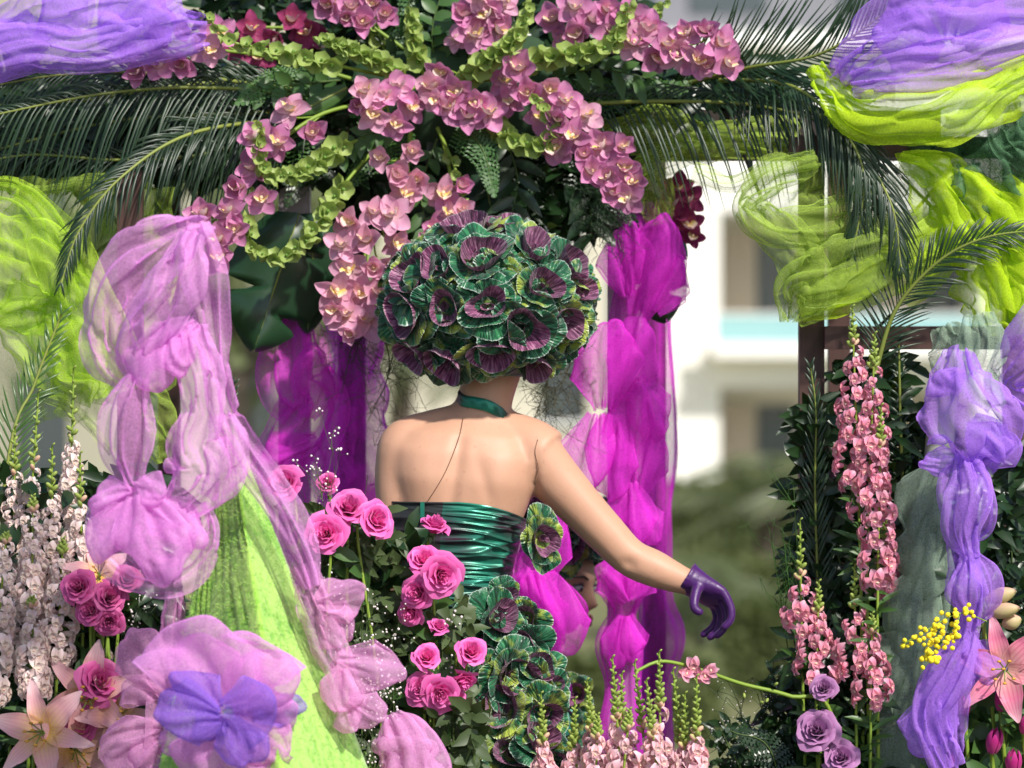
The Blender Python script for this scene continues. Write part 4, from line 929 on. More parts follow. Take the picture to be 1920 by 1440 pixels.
def back_detail(co, nr):
    px = 960 + co[:, 0] * PX / (CD + co[:, 1]); py = 720 - (co[:, 2] - ZC) * PX / (CD + co[:, 1]); bk = np.clip(-nr[:, 1], 0, 1)
    sx = 868 - (py - 800) * .16
    gv = np.exp(-((px - sx) / 13) ** 2) * np.clip((py - 790) / 40, 0, 1) * np.clip((1120 - py) / 60, 0, 1)
    sc_ = np.exp(-((px - 945 + (py - 880) * .10) / 48) ** 2 - ((py - 890) / 55) ** 2) + .9 * np.exp(-((px - 785) / 42) ** 2 - ((py - 890) / 55) ** 2)
    rim = np.exp(-((px - 905 - (py - 890) * .25) / 12) ** 2 - ((py - 905) / 50) ** 2)
    arm = np.exp(-((px - 1004) / 7) ** 2) * np.clip((py - 840) / 40, 0, 1) * np.clip((935 - py) / 20, 0, 1)
    elb = np.exp(-((px - 1178) / 16) ** 2 - ((py - 1058) / 12) ** 2)
    d = -.007 * gv + .011 * sc_ - .004 * rim - .006 * arm - .006 * elb
    return co + nr * (d * bk)[:, None]
bm = remeshed(mb, 'body', M['skin'], .0065, 8, back_detail); mesh_obj('body', bm, dn)
# bodice: a gathered shell round the torso, reaching into a skirt
def torso_c(py):
    T_ = np.array([(930, 862, 128, .108), (970, 857, 127, .110), (1010, 853, 117, .104), (1050, 850, 106, .099), (1090, 848, 100, .096), (1120, 847, 101, .097), (1160, 847, 118, .110), (1220, 848, 142, .125), (1300, 850, 166, .14), (1440, 852, 200, .18), (2070, 856, 330, .30)])
    return [np.interp(py, T_[:, 0], T_[:, k]) for k in (1, 2, 3)]
nu, nv = 150, 160; G = np.zeros((nu, nv, 3)); f1, f2 = snoise(31, 6, 4), snoise(32, 8, 8)
for i in range(nu):
    k = i / (nu - 1)
    for j in range(nv):
        a = 2 * math.pi * j / nv; px0 = 862 + 128 * math.cos(a); top = 938 + (12 * max(0, math.cos(a)) + 26 * max(0, math.cos(a)) ** 2 - 0 * math.cos(a)) - (42 if math.sin(a) > 0 else 0) * abs(math.sin(a))
        py = top + (1150 - top) * k; cx, hw, hdp = torso_c(py); e = .011
        wv_ = .5 + .5 * f1(k * 1.3 + .4, a / 4); g_ = (.3 + .9 * wv_) * .6 * (1 - abs(math.sin(py * .14 + 4.2 * f1(k * .9, a / 5.2) + 1.3 * math.cos(a)))) ** 1.4 + .5 * (1 - abs(math.sin(py * .17 + 2.6 * f2(k * .3, a / 12) - 1.6 * math.cos(a)))) ** 2
        zone = np.clip((math.cos(a) + .25) * 3, 0, 1) * np.clip(1.25 - max(0, math.cos(a) - .78) * 6, 0, 1) * min(1, k * 14); rel = (.013 * g_ + .003 * f2(k, a / 6.28)) * (.18 + .82 * zone)
        if k < .02: rel += .003
        c_ = P(cx, py, .02); ca, sa = math.cos(a), math.sin(a); ca = math.copysign(abs(ca) ** .87, ca); sa = math.copysign(abs(sa) ** .87, sa)
        G[i, j] = c_ + np.array([ca * (S(hw) + e + rel), sa * (hdp + e + rel), 0])
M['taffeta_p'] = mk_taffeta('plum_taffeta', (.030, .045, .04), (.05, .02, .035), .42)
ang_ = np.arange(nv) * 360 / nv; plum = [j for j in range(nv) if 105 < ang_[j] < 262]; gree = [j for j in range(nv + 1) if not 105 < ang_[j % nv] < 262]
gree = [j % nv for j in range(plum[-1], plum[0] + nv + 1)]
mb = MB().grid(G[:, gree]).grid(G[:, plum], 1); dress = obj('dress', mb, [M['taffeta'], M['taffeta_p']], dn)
dress['label'] = 'gathered green and plum shot taffeta bodice'
G2 = np.zeros((50, 140, 3))
for i in range(50):
    k = i / 49; py = 1140 + (2058 - 1140) * k
    for j in range(140):
        a = 2 * math.pi * j / 140; cx, hw, hdp = torso_c(py); fl = 1 + (.02 + .12 * k) * math.sin(11 * a + 2 * k); G2[i, j] = P(cx, py, .02) + np.array([math.cos(a) * (S(hw) + .012) * fl, math.sin(a) * (hdp + .012) * fl, 0])
obj('skirt', MB().grid(G2, wrap=True), M['taffeta_g'], dress)
# lacing band and neck strap
nb = [(P(*q)) for q in ((858, 742, .012), (868, 752, -.006), (890, 756, -.02), (915, 762, -.022), (938, 775, -.012), (950, 788, .0), (962, 800, .03))]
D = cr(nb, 30); hh = np.array([0, 0, 1.]); wv_ = np.sin(np.linspace(0, 40, 30)) * .0012; Gs = np.stack([D + [0.003, .001, .013], D + np.c_[wv_, -.004 + wv_, .007 + wv_], D + np.c_[-wv_, -.002 - wv_, .001 - wv_], D + np.c_[wv_, -.004 + wv_, -.005 + wv_], D + [-.003, .0, -.011]], 1); obj('halter_strap', MB().grid(Gs), M['taffeta'], dn)
def on_back(px, py):
    """the body's surface under a photo pixel"""
    best = None; o_ = np.array([0, -CD, ZC]); d_ = nrm(P(px, py, 0) - o_)
    hit = BV.ray_cast(Vector(o_), Vector(d_)); return np.array(hit[0]) if hit[0] is not None else P(px, py, -.09)
from mathutils.bvhtree import BVHTree
_c = np.empty(len(bm.vertices) * 3, np.float32); bm.vertices.foreach_get('co', _c)
BV = BVHTree.FromPolygons([tuple(v) for v in _c.reshape(-1, 3).tolist()], [tuple(p.vertices) for p in bm.polygons])
ln = [on_back(x, y) + [0, -.002, 0] for x, y in ((868, 785), (862, 815), (850, 850), (835, 885), (818, 915), (803, 938), (795, 950))]
ln2 = [on_back(x, y) + [0, -.0015, 0] for x, y in ((1008, 824), (1003, 848), (1009, 878), (1003, 902), (1006, 932))]
obj('shoulder_thread', MB().tube(cr(ln2, 20), .0007, 4), M['thread'], dn)
obj('bodice_thread', MB().tube(cr(ln, 24), .0008, 4), M['thread'], dn)
for k, (px, py) in enumerate([(792, 945)]): obj('zip_pull', MB().box(P(px - 4, py + 26, -.108), P(px + 4, py - 4, -.102)), M['taffeta_g'], dress, smooth=False)
# gloves
wr = P(1297, 1090, -.012); kn = P(1346, 1122, -.014); spd = nrm([-.30, .86, -.48])
fg = []
for k, (o_, ln_) in enumerate(((-.033, .94), (-.011, 1.06), (.011, 1.0), (.032, .82))):
    b0_ = kn + spd * o_ * .95; e_ = (k - 1.5) * .0025; q1 = b0_ + np.array([.012 - e_, o_ * .12, -.034 * ln_]); q2 = q1 + np.array([-.006 - e_ * 1.4, o_ * .10, -.028 * ln_]); q3 = q2 + np.array([-.020 - e_ * .6, .0, -.019 * ln_])
    fg.append(([b0_ - nrm(kn - wr) * .015, b0_, q1, q2, q3], .0096))
th_ = [wr + nrm(kn - wr) * .012 + spd * -.02, P(1302, 1122, -.058), P(1303, 1142, -.066), P(1318, 1150, -.064)]
gm = glove_mesh(wr, kn, spd, 0, .01, fg, th_, 'glove'); g = mesh_obj('glove', gm, dn); g['label'] = 'purple satin glove on the stretched hand'
wr2 = P(805, 1208, .22); kn2 = P(815, 1240, .29); fg2 = [([kn2 + np.array([o_, 0, 0]), kn2 + np.array([o_, .03, -.02]), kn2 + np.array([o_ * .9, .05, -.05])], .010) for o_ in (-.03, -.01, .01, .03)]
gm2 = glove_mesh(wr2, kn2, (1, 0, 0), 0, .01, fg2, [wr2 + np.array([.02, .02, -.01]), wr2 + np.array([.045, .05, -.02]), wr2 + np.array([.05, .08, -.04])], 'glove'); mesh_obj('glove', gm2, dn)
# kale headdress
HC = P(916, 574, .07); HR = np.array([.224, .23, .170])
mb = MB(); mb.ell(HC, HR * .93, 24, 36); hat = obj('headdress', mb, M['kale_g'], dn); hat['label'] = 'large dome of frilled green and purple kale rosettes'
spots = [(900, 482), (1008, 462), (1078, 492), (832, 578), (1022, 540), (986, 622), (1068, 604), (926, 668), (835, 682), (820, 500), (916, 574), (752, 592), (950, 420), (1010, 690), (1095, 545), (770, 520), (872, 425), (770, 660)]
dirs = []
for px, py in spots:
    q = P(px, py, 0); ux, uz = (q[0] - HC[0]) / (HR[0] * 1.06), (q[2] - HC[2]) / (HR[2] * 1.06); rr = ux * ux + uz * uz
    uy = -math.sqrt(max(0.02, 1 - rr)); dirs.append((nrm([ux, uy, uz]), 1))
nfib = 170
for i in range(nfib):
    z = 1 - 2 * (i + .5) / nfib; a = i * 2.39996; d = np.array([math.sqrt(1 - z * z) * math.cos(a), math.sqrt(1 - z * z) * math.sin(a), z])
    if d[2] < -.62 or min(np.linalg.norm(d - e[0]) for e in dirs) < (.235 if d[1] < .1 else .33): continue
    dirs.append((d, 1 if d[1] > .1 and i % 2 else 0))
r = random.Random(5)
for k, (d, cup) in enumerate(dirs):
    big = (.050 if cup else .046) * r.uniform(.88, 1.2); pos = HC + d * HR * (.99 if cup else .89); n_ = nrm(d / HR)
    n_ = nrm(n_ + np.array([r.uniform(-.15, .15), -.18 if d[1] < .2 else 0, r.uniform(-.18, .12)]))
    inst('kale_rosette', KALE[k % 5] if cup else KALEG[k % 3], hat, basis(pos, n_, (0, 0, 1), (big * r.uniform(.9, 1.15), big * r.uniform(.9, 1.15), big * r.uniform(.85, 1.1)), r.uniform(0, 6.28)))
# kale corsage at the arm and the kale train down the skirt
for px, py, Y, s, f in ((1016, 1010, -.10, .040, (.45, -1, .0)),):
    inst('kale_rosette', KALE[2], dress, basis(P(px, py, Y), f, (0, 0, 1), (s * .85, s * 1.3, s), .3))
train = [(890, 1150, .038), (938, 1160, .048), (985, 1210, .042), (920, 1215, .05), (960, 1265, .056), (1000, 1290, .05), (905, 1290, .05), (940, 1330, .055), (985, 1355, .052), (915, 1385, .062), (965, 1410, .058), (1000, 1430, .05), (870, 1340, .05), (880, 1440, .055), (940, 1470, .06), (1010, 1250, .04), (1020, 1340, .045), (960, 1180, .04), (930, 1250, .045), (1015, 1390, .045), (875, 1190, .03), (1040, 1440, .05), (900, 1340, .05), (900, 1245, .04), (945, 1120, .03), (865, 1280, .04), (985, 1160, .036), (1030, 1290, .036)]
for k, (px, py, s) in enumerate(train):
    Y = -.16 - .0003 * (py - 1130) - .02 * math.sin(k * 2.1); inst('kale_rosette', KALE[(k * 3) % 5], dress, basis(P(px, py, Y), (R.uniform(-.5, .6), -1, R.uniform(-.2, .5)), (0, 0, 1), s, R.uniform(0, 6)))
mb = MB(); mb.tube(cr([P(890, 1130, -.10), P(950, 1250, -.12), P(960, 1420, -.15), P(930, 1600, -.18)], 20), np.linspace(.05, .10, 20), 14); obj('train', mb, M['taffeta_g'], dress)

# ---- the second dancer, seated behind the magenta drapes
YS = .72
s2 = thing('person', 'smiling dancer in profile seated behind the magenta drapes, dark kale headdress low over her brow', 'person', (P(1050, 0, YS)[0], YS, DECK))
hc = P(1048, 1096, YS); hd2, L2 = head_mesh(hc, (.76, -.62, -.16), (.05, 0, 1), .98)
mb = MB(); mb.v += hd2.v; mb.f += hd2.f; mb.uv += hd2.uv; mb.mi += hd2.mi; mb.n = hd2.n
limb(mb, [(1030, 1150, YS + .02, 96), (985, 1205, YS + .03, 88), (945, 1250, YS + .03, 108)])
ring_loft(mb, [(P(930, 1660, YS + .02), X * .15, Yv * .12), (P(930, 1560, YS + .02), X * .135, Yv * .105), (P(930, 1440, YS + .02), X * .145, Yv * .11), (P(931, 1330, YS + .02), X * .155, Yv * .105), (P(932, 1270, YS + .02), X * .12, Yv * .08), (P(936, 1235, YS + .02), X * .05, Yv * .05)], 28)
for sx in (-1, 1):
    limb(mb, [(930 + sx * 125, 1295, YS + .02, 88), (930 + sx * 140, 1420, YS + .03, 76), (930 + sx * 140, 1520, YS + .0, 66), (930 + sx * 80, 1600, YS - .12, 54)])
    b0_ = P(930 + sx * 70, 1640, YS); D = cr([[*b0_, .085], [b0_[0] + sx * .03, YS - .36, b0_[2] - .01, .065], [b0_[0] + sx * .03, YS - .40, DECK + .25, .05], [b0_[0] + sx * .03, YS - .38, DECK + .05, .035]], 26); mb.tube(D[:, :3], D[:, 3], 14)
    mb.ell((b0_[0] + sx * .03, YS - .44, DECK + .035), (.04, .1, .035), 8, 12)
mesh_obj('body', remeshed(mb, 'body', M['skin'], .0045, 2), s2)
for sx in (-1, 1):
    e = L2(sx * .031, .078, .008); em = MB(); em.ell(e, np.array([.0135, .0135, .010]), 8, 12); eye = obj('eye', em, M['eye_w'], s2)
    im = MB(); im.ell(L2(sx * .031, .0885, .007), (.0055, .0055, .0055), 6, 8); obj('iris', im, M['eye_d'], eye)
    bm_ = MB(); bm_.tube([L2(sx * .014, .094, .030), L2(sx * .031, .092, .037), L2(sx * .050, .078, .032)], [.002, .0028, .0012], 6); obj('eyebrow', bm_, M['hair'], s2)
    bm_ = MB(); bm_.tube([L2(sx * .017, .085, .012), L2(sx * .031, .091, .0185), L2(sx * .047, .077, .013)], [.0015, .0032, .002], 6); obj('eyelid', bm_, M['eye_d'], s2)
lm = MB()
lm.tube(cr([L2(-.026, .082, -.056), L2(-.010, .101, -.0605), L2(0, .103, -.0615), L2(.010, .101, -.0605), L2(.026, .082, -.056)], 14), np.r_[.0015, np.full(12, .0042), .0015], 8)
lm.tube(cr([L2(-.026, .082, -.056), L2(-.012, .097, -.073), L2(0, .099, -.076), L2(.012, .097, -.073), L2(.026, .082, -.056)], 14), np.r_[.0015, np.full(12, .0048), .0015], 8); obj('lips', lm, M['lips'], s2)
tm = MB(); tm.tube(cr([L2(-.020, .082, -.060), L2(0, .095, -.067), L2(.020, .082, -.060)], 10), .004, 6, flat=1.0); obj('teeth', tm, M['teeth'], s2)
hm = MB(); hm.ell(L2(0, -.022, .028), (.088, .098, .098), 16, 22); obj('hair', hm, M['hair'], s2)
hat2 = obj('headdress', MB().ell(L2(0, -.03, .115), (.125, .13, .085), 16, 22), M['kale_g'], s2)
for i in range(26):
    z = 1 - 1.45 * (i + .5) / 26; a = i * 2.4; d = np.array([math.sqrt(max(0, 1 - z * z)) * math.cos(a), math.sqrt(max(0, 1 - z * z)) * math.sin(a), z]); inst('kale_rosette', KALE[i % 5], hat2, basis(L2(0, -.03, .115) + d * [.13, .13, .09], d, (0, 0, 1), .045, a))
dm = MB(); G3 = np.zeros((30, 40, 3))
for i in range(30):
    k = i / 29; py = 1330 + k * 340
    for j in range(40): a = 2 * math.pi * j / 40; G3[i, j] = P(930, py, YS + .02) + np.array([math.cos(a) * (.165 - .012 * math.sin(3 * k)), math.sin(a) * .125, 0])
d2_ = obj('dress', MB().grid(G3, wrap=True), M['taffeta_g'], s2)
for k, (px, py, s_) in enumerate(((1062, 1362, .042), (1045, 1290, .036), (1080, 1300, .034), (1085, 1410, .044), (1040, 1420, .046), (1030, 1350, .04))): inst('kale_rosette', KALE[k % 5], d2_, basis(P(px, py, .42 + .02 * (k % 2)), (R.uniform(-.3, .5), -1, R.uniform(-.2, .4)), (0, 0, 1), s_, R.uniform(0, 6)))
obj('sleeve_ruffle', MB().tube(cr([P(930, 1330, YS - .1), P(1000, 1350, .5), P(1055, 1340, .46), P(1060, 1480, .46)], 16), .05, 12), M['taffeta_g'], d2_)
st = thing('stool', 'round padded stool under the seated dancer', 'stool', (P(930, 0, YS + .02)[0], YS + .02, DECK)); sp_ = P(930, 1680, YS + .02)
obj('seat', MB().tube([sp_ - [0, 0, .06], sp_ - [0, 0, .035], sp_ - [0, 0, .012]], [.17, .18, .17], 24), M['satin'], st)
for k in range(4):
    a = .785 + k * 1.571; obj('leg', MB().tube([[sp_[0] + .13 * math.cos(a), sp_[1] + .13 * math.sin(a), sp_[2] - .05], [sp_[0] + .16 * math.cos(a), sp_[1] + .16 * math.sin(a), DECK]], .014, 8), M['wood_d'], st)
# ================================================================== DRAPES
Yp = -.93
# pink ruffled drape over the pyramid tip
mb = MB()
strip(mb, [(385, 425, Yp+.05, 40), (330, 450, Yp, 90), (255, 500, Yp, 130), (212, 575, Yp, 120), (215, 660, Yp, 110), (262, 715, Yp, 60)], 1.5, 3, seed=1, bulge=.5, nu=150)
strip(mb, [(372, 420, Yp, 40), (380, 500, Yp-.02, 84), (394, 590, Yp, 70), (406, 690, Yp, 54), (418, 765, Yp+.02, 60), (454, 842, Yp+.04, 66), (496, 905, Yp+.05, 76), (536, 970, Yp+.06, 76), (566, 1040, Yp+.06, 60), (586, 1100, Yp+.06, 36)], 1.4, 2, seed=4, bulge=.4, nu=200)
strip(mb, [(360, 440, Yp-.04, 50), (335, 520, Yp-.06, 100), (300, 585, Yp-.07, 110), (262, 650, Yp-.05, 90), (258, 715, Yp-.04, 36)], 1.6, 3, seed=7, bulge=.5, nu=110)
lobe(mb, (305, 600, Yp-.03), (315, 735, Yp-.07), 110, seed=9, n=6, depth=.7); lobe(mb, (372, 600, Yp-.03), (268, 690, Yp-.06), 84, seed=12, n=6, depth=.7); lobe(mb, (330, 620, Yp-.04), (345, 700, Yp-.08), 80, seed=13, n=6, depth=.8)
strip(mb, [(258, 708, Yp-.05, 44), (240, 775, Yp-.06, 98), (234, 842, Yp-.06, 88), (246, 900, Yp-.05, 46), (258, 925, Yp-.05, 60), (222, 978, Yp-.04, 110), (236, 1040, Yp-.04, 120), (292, 1074, Yp-.05, 84), (350, 1058, Yp-.05, 76), (384, 1000, Yp-.04, 56), (375, 945, Yp-.03, 36)], 1.35, 3, seed=15, bulge=.55, nu=230)
strip(mb, [(355, 615, Yp-.03, 60), (372, 690, Yp-.05, 90), (380, 770, Yp-.05, 76), (366, 828, Yp-.05, 110), (382, 880, Yp-.05, 146), (345, 935, Yp-.05, 104), (300, 962, Yp-.04, 60), (262, 930, Yp-.04, 40)], 1.35, 3, seed=19, bulge=.5, nu=190)
lobe(mb, (262, 922, Yp-.06), (296, 1098, Yp-.09), 168, seed=22, n=2, wr=.25); lobe(mb, (258, 925, Yp-.05), (172, 960, Yp-.06), 84, seed=24, n=3); lobe(mb, (266, 930, Yp-.06), (384, 1020, Yp-.08), 96, seed=26, n=3); lobe(mb, (255, 905, Yp-.06), (300, 940, Yp-.09), 76, seed=27, n=3); lobe(mb, (262, 925, Yp-.05), (190, 1060, Yp-.07), 100, seed=28, n=3)
strip(mb, [(418, 780, Yp-.02, 50), (428, 830, Yp-.04, 84), (420, 885, Yp-.03, 76), (395, 935, Yp-.03, 36)], 1.3, 2, seed=29, bulge=.5, nu=70)
drape('pink_drape', 'large ruffled pink organza drape looped over the tip of the lime pyramid', mb, M['pink_org'])
# pale pink ruffle running down the pyramid's right edge
mb = MB(); Yq = -.80
strip(mb, [(565, 1060, Yq-.06, 46), (585, 1120, Yq-.06, 60), (610, 1190, Yq-.05, 70), (640, 1260, Yq-.05, 60), (660, 1330, Yq-.04, 60)], 1.6, 3, seed=33, bulge=.3, nu=90)
lobe(mb, (588, 1130, Yq-.06), (676, 1092, Yq-.03), 88, seed=35, n=5); lobe(mb, (600, 1150, Yq-.06), (662, 1190, Yq-.02), 96, seed=37, n=5); lobe(mb, (622, 1235, Yq-.06), (752, 1275, Yq-.02), 112, seed=40, n=5, wr=.18); lobe(mb, (640, 1250, Yq-.06), (625, 1335, Yq-.08), 80, seed=42, n=5); lobe(mb, (650, 1310, Yq-.05), (722, 1350, Yq-.06), 76, seed=44, n=6); lobe(mb, (645, 1320, Yq-.05), (668, 1372, Yq-.07), 60, seed=45, n=5)
drape('pink_ruffle', 'pale pink organza ruffle puffed along the pyramid edge beside the roses', mb, M['pale_org'])
mb = MB(); strip(mb, [(738, 1345, -.6, 40), (752, 1380, -.62, 92), (768, 1440, -.63, 118), (775, 1540, -.63, 124), (775, 1640, -.6, 90), (770, 1700, -.58, 50)], closed=True, n=9, wr=.22, depth=.8, seed=50, jit=.02, nu=80, nv=90); strip(mb, [(738, 1345, -.6, 30), (752, 1380, -.62, 82), (768, 1440, -.63, 106), (775, 1540, -.63, 112), (775, 1640, -.6, 80)], closed=True, n=8, wr=.22, depth=.75, seed=52, jit=.02, nu=70, nv=80)
drape('pink_bundle', 'pleated pink organza bundle tied at its top under the rose bunch', mb, M['pale_org'])
# rosette bow at the foot of the pyramid
Yr = -1.0; mb = MB()
lobe(mb, (425, 1335, Yr), (418, 1164, Yr-.05), 290, seed=60, n=2, wr=.2, depth=.35); lobe(mb, (420, 1330, Yr), (320, 1215, Yr-.02), 150, seed=62, n=2, wr=.2, depth=.45); lobe(mb, (430, 1330, Yr), (535, 1225, Yr-.02), 150, seed=63, n=2, wr=.2, depth=.45)
lobe(mb, (430, 1340, Yr), (405, 1468, Yr-.02), 230, seed=65, n=3, wr=.25, depth=.4); lobe(mb, (440, 1340, Yr), (540, 1415, Yr), 130, seed=66, n=3, depth=.45); lobe(mb, (420, 1330, Yr), (305, 1395, Yr), 130, seed=68, n=3, depth=.45); lobe(mb, (430, 1335, Yr), (552, 1310, Yr), 120, seed=69, n=3, depth=.45)
ros = drape('organza_rosette', 'big pink organza bow with a purple centre on the lime pyramid', mb, M['pink_org'], 'bow')
mb = MB(); Ys = Yr - .07
lobe(mb, (420, 1345, Ys), (292, 1350, Ys-.01), 116, seed=71, n=5, wr=.22); lobe(mb, (415, 1335, Ys), (318, 1275, Ys), 80, seed=72, n=5); lobe(mb, (412, 1330, Ys), (520, 1310, Ys-.02), 130, seed=74, n=5, wr=.22); lobe(mb, (425, 1345, Ys), (462, 1440, Ys-.01), 106, seed=76, n=5, wr=.22); lobe(mb, (420, 1340, Ys), (372, 1385, Ys), 80, seed=77, n=5); lobe(mb, (470, 1345, Ys+.05), (574, 1335, Ys+.08), 60, seed=78, n=4)
o = obj('bow_centre', mb, organza('violet_organza', (.36, .18, .74), .42), ros); o['label'] = 'purple organza loops'
mb = MB(); Yb = -.72
lobe(mb, (318, 1300, Yb), (262, 1175, Yb), 130, seed=80, n=5); lobe(mb, (300, 1310, Yb), (255, 1260, Yb), 110, seed=82, n=5); lobe(mb, (310, 1370, Yb), (180, 1395, Yb), 110, seed=84, n=6); lobe(mb, (310, 1390, Yb), (250, 1460, Yb), 120, seed=86, n=6); strip(mb, [(330, 1110, Yb, 36), (322, 1180, Yb, 50), (315, 1290, Yb, 60), (310, 1400, Yb, 80), (300, 1500, Yb, 90)], 1.5, 3, seed=88, nu=80)
drape('pink_underdrape', 'dusky pink organza puffs in the shade behind the big bow', mb, M['pale_org'])
# lime and purple cloud drapes
mb = MB(); Yl = .1
strip(mb, [(-60, 110, Yl, 110), (30, 70, Yl, 130), (120, 50, Yl-.03, 160), (220, 40, Yl-.03, 150), (310, 60, Yl, 120), (385, 60, Yl+.02, 60)], 1.35, 3, seed=100, bulge=.4, nu=140); strip(mb, [(-40, 120, Yl-.04, 90), (60, 90, Yl-.06, 100), (160, 100, Yl-.06, 80), (260, 70, Yl-.04, 100), (350, 40, Yl-.02, 110)], 1.5, 3, seed=103, bulge=.5, nu=120); lobe(mb, (200, 100, Yl-.03), (290, -10, Yl-.03), 150, seed=105); lobe(mb, (90, 90, Yl-.02), (-10, 60, Yl), 120, seed=107); lobe(mb, (150, 60, Yl-.03), (100, -20, Yl), 150, seed=109)
drape('purple_drape', 'purple organza heaped on the beam above the lime drapes beside the orchids', mb, M['purple_org'])
mb = MB(); Yl = -.02
strip(mb, [(1580, 150, Yl, 60), (1650, 90, Yl-.03, 140), (1740, 60, Yl-.05, 170), (1830, 60, Yl-.04, 160), (1960, 50, Yl, 150)], 1.4, 3, seed=112, bulge=.5, nu=140); strip(mb, [(1600, 160, Yl-.04, 50), (1690, 140, Yl-.07, 90), (1790, 120, Yl-.06, 96), (1900, 80, Yl-.04, 110), (1980, 60, Yl, 80)], 1.5, 3, seed=115, bulge=.5, nu=120); lobe(mb, (1770, 100, Yl-.05), (1650, 30, Yl-.04), 120, seed=117); lobe(mb, (1790, 90, Yl-.05), (1860, -30, Yl-.04), 150, seed=119); lobe(mb, (1760, 80, Yl-.03), (1720, -30, Yl), 120, seed=120); strip(mb, [(1565, 115, Yl+.02, 40), (1600, 160, Yl, 70), (1680, 165, Yl-.02, 50)], 1.4, 2, seed=121, nu=50)
drape('purple_drape', 'purple organza heaped over a lime swag on the trellis tower top', mb, M['purple_org'])
mb = MB(); Yl = -.03
strip(mb, [(1535, 125, Yl+.04, 40), (1570, 180, Yl, 70), (1620, 215, Yl-.03, 110), (1720, 200, Yl-.05, 130), (1810, 175, Yl-.05, 150), (1900, 150, Yl-.02, 130), (1990, 130, Yl, 120)], 1.35, 3, seed=124, bulge=.45, nu=170); strip(mb, [(1560, 190, Yl+.02, 60), (1640, 230, Yl, 60), (1720, 235, Yl-.04, 70), (1800, 215, Yl-.06, 100), (1880, 160, Yl-.06, 70), (1980, 120, Yl-.03, 60)], 1.4, 2, seed=127, bulge=.5, nu=130)
drape('lime_swag', 'bright lime organza swag under the purple heap on the trellis tower', mb, M['lime_org'])
mb = MB(); Yl = .02
strip(mb, [(1690, 300, Yl, 34), (1760, 320, Yl-.02, 70), (1820, 380, Yl-.03, 130), (1870, 450, Yl-.02, 190), (1890, 540, Yl-.02, 150), (1880, 625, Yl, 70)], 1.4, 3, seed=130, bulge=.4, nu=140); strip(mb, [(1720, 310, Yl+.04, 40), (1790, 400, Yl+.04, 60), (1760, 500, Yl+.05, 60), (1690, 560, Yl+.05, 40)], 1.6, 3, seed=133, nu=90); lobe(mb, (1860, 430, Yl), (1900, 610, Yl-.06), 130, seed=134, n=7); lobe(mb, (1880, 330, Yl), (1960, 460, Yl-.03), 150, seed=135)
strip(mb, [(1500, 580, Yl+.02, 50), (1580, 550, Yl, 86), (1680, 500, Yl-.02, 90), (1780, 440, Yl, 110), (1880, 380, Yl, 120)], 1.3, 2, seed=137, bulge=.3, nu=110)
sheet(mb, [(1680, 290, .03), (1740, 285, .0), (1800, 320, -.02), (1860, 350, -.03), (1930, 380, -.03)], [(1730, 470, .02), (1790, 480, .0), (1850, 520, -.02), (1900, 600, -.03), (1960, 640, -.02)], 3, seed=138, amp=.025)
sheet(mb, [(1780, 470, .02), (1860, 440, -.02), (1960, 420, -.03)], [(1800, 590, .02), (1880, 620, -.02), (1980, 640, -.03)], 2, seed=139, amp=.025)
drape('lime_drape', 'bright lime organza twisted across the open trellis tower', mb, M['lime_org'])
mb = MB(); Yl = .0
strip(mb, [(1300, 322, .12, 36), (1370, 345, .1, 34), (1440, 320, .06, 44), (1530, 295, .02, 40)], 1.4, 1, seed=140, nu=80, bulge=.3)
sheet(mb, [(1395, 380, .0), (1420, 310, .02), (1500, 292, .04), (1600, 310, .04), (1700, 350, .05)], [(1400, 400, -.01), (1450, 430, .0), (1500, 480, .02), (1560, 470, .04), (1660, 440, .05)], 2, seed=142, amp=.012)
strip(mb, [(1392, 385, -.02, 36), (1440, 420, -.02, 80), (1500, 480, .0, 96), (1530, 560, .0, 70), (1490, 600, .0, 34)], 1.3, 2, seed=144, bulge=.4, nu=90)
strip(mb, [(1530, 300, -.02, 40), (1450, 330, -.03, 60), (1400, 385, -.03, 50), (1450, 430, -.02, 70), (1540, 420, .0, 80), (1620, 380, .02, 60)], 1.25, 1, seed=145, bulge=.4, nu=120)
strip(mb, [(1478, 600, .0, 30), (1482, 540, -.02, 60), (1540, 520, -.03, 110), (1640, 480, -.02, 120), (1740, 430, .0, 100)], 1.2, 1, seed=149, bulge=.3, nu=110)
sheet(mb, [(1480, 500, .02), (1500, 460, .03), (1580, 440, .03), (1680, 420, .04)], [(1475, 605, .02), (1500, 585, .02), (1590, 570, .02), (1690, 540, .04)], 2, seed=146, amp=.01)
sheet(mb, [(1560, 300, .06), (1640, 300, .06), (1740, 320, .06), (1800, 350, .06)], [(1560, 560, .06), (1640, 540, .06), (1740, 500, .06), (1800, 480, .06)], 3, seed=147, amp=.02)
drape('olive_wrap', 'sheer olive green organza wound round the brown trellis posts', mb, M['olive_org'])
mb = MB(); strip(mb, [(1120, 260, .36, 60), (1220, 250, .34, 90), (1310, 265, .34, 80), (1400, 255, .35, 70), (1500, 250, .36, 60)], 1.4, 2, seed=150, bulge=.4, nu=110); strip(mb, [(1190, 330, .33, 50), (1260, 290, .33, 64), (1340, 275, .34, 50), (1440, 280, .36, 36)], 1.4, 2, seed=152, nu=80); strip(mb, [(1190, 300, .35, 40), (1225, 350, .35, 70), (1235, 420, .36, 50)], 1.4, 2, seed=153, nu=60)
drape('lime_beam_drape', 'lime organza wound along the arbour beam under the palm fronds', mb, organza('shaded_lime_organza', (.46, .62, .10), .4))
mb = MB(); Yl = .1
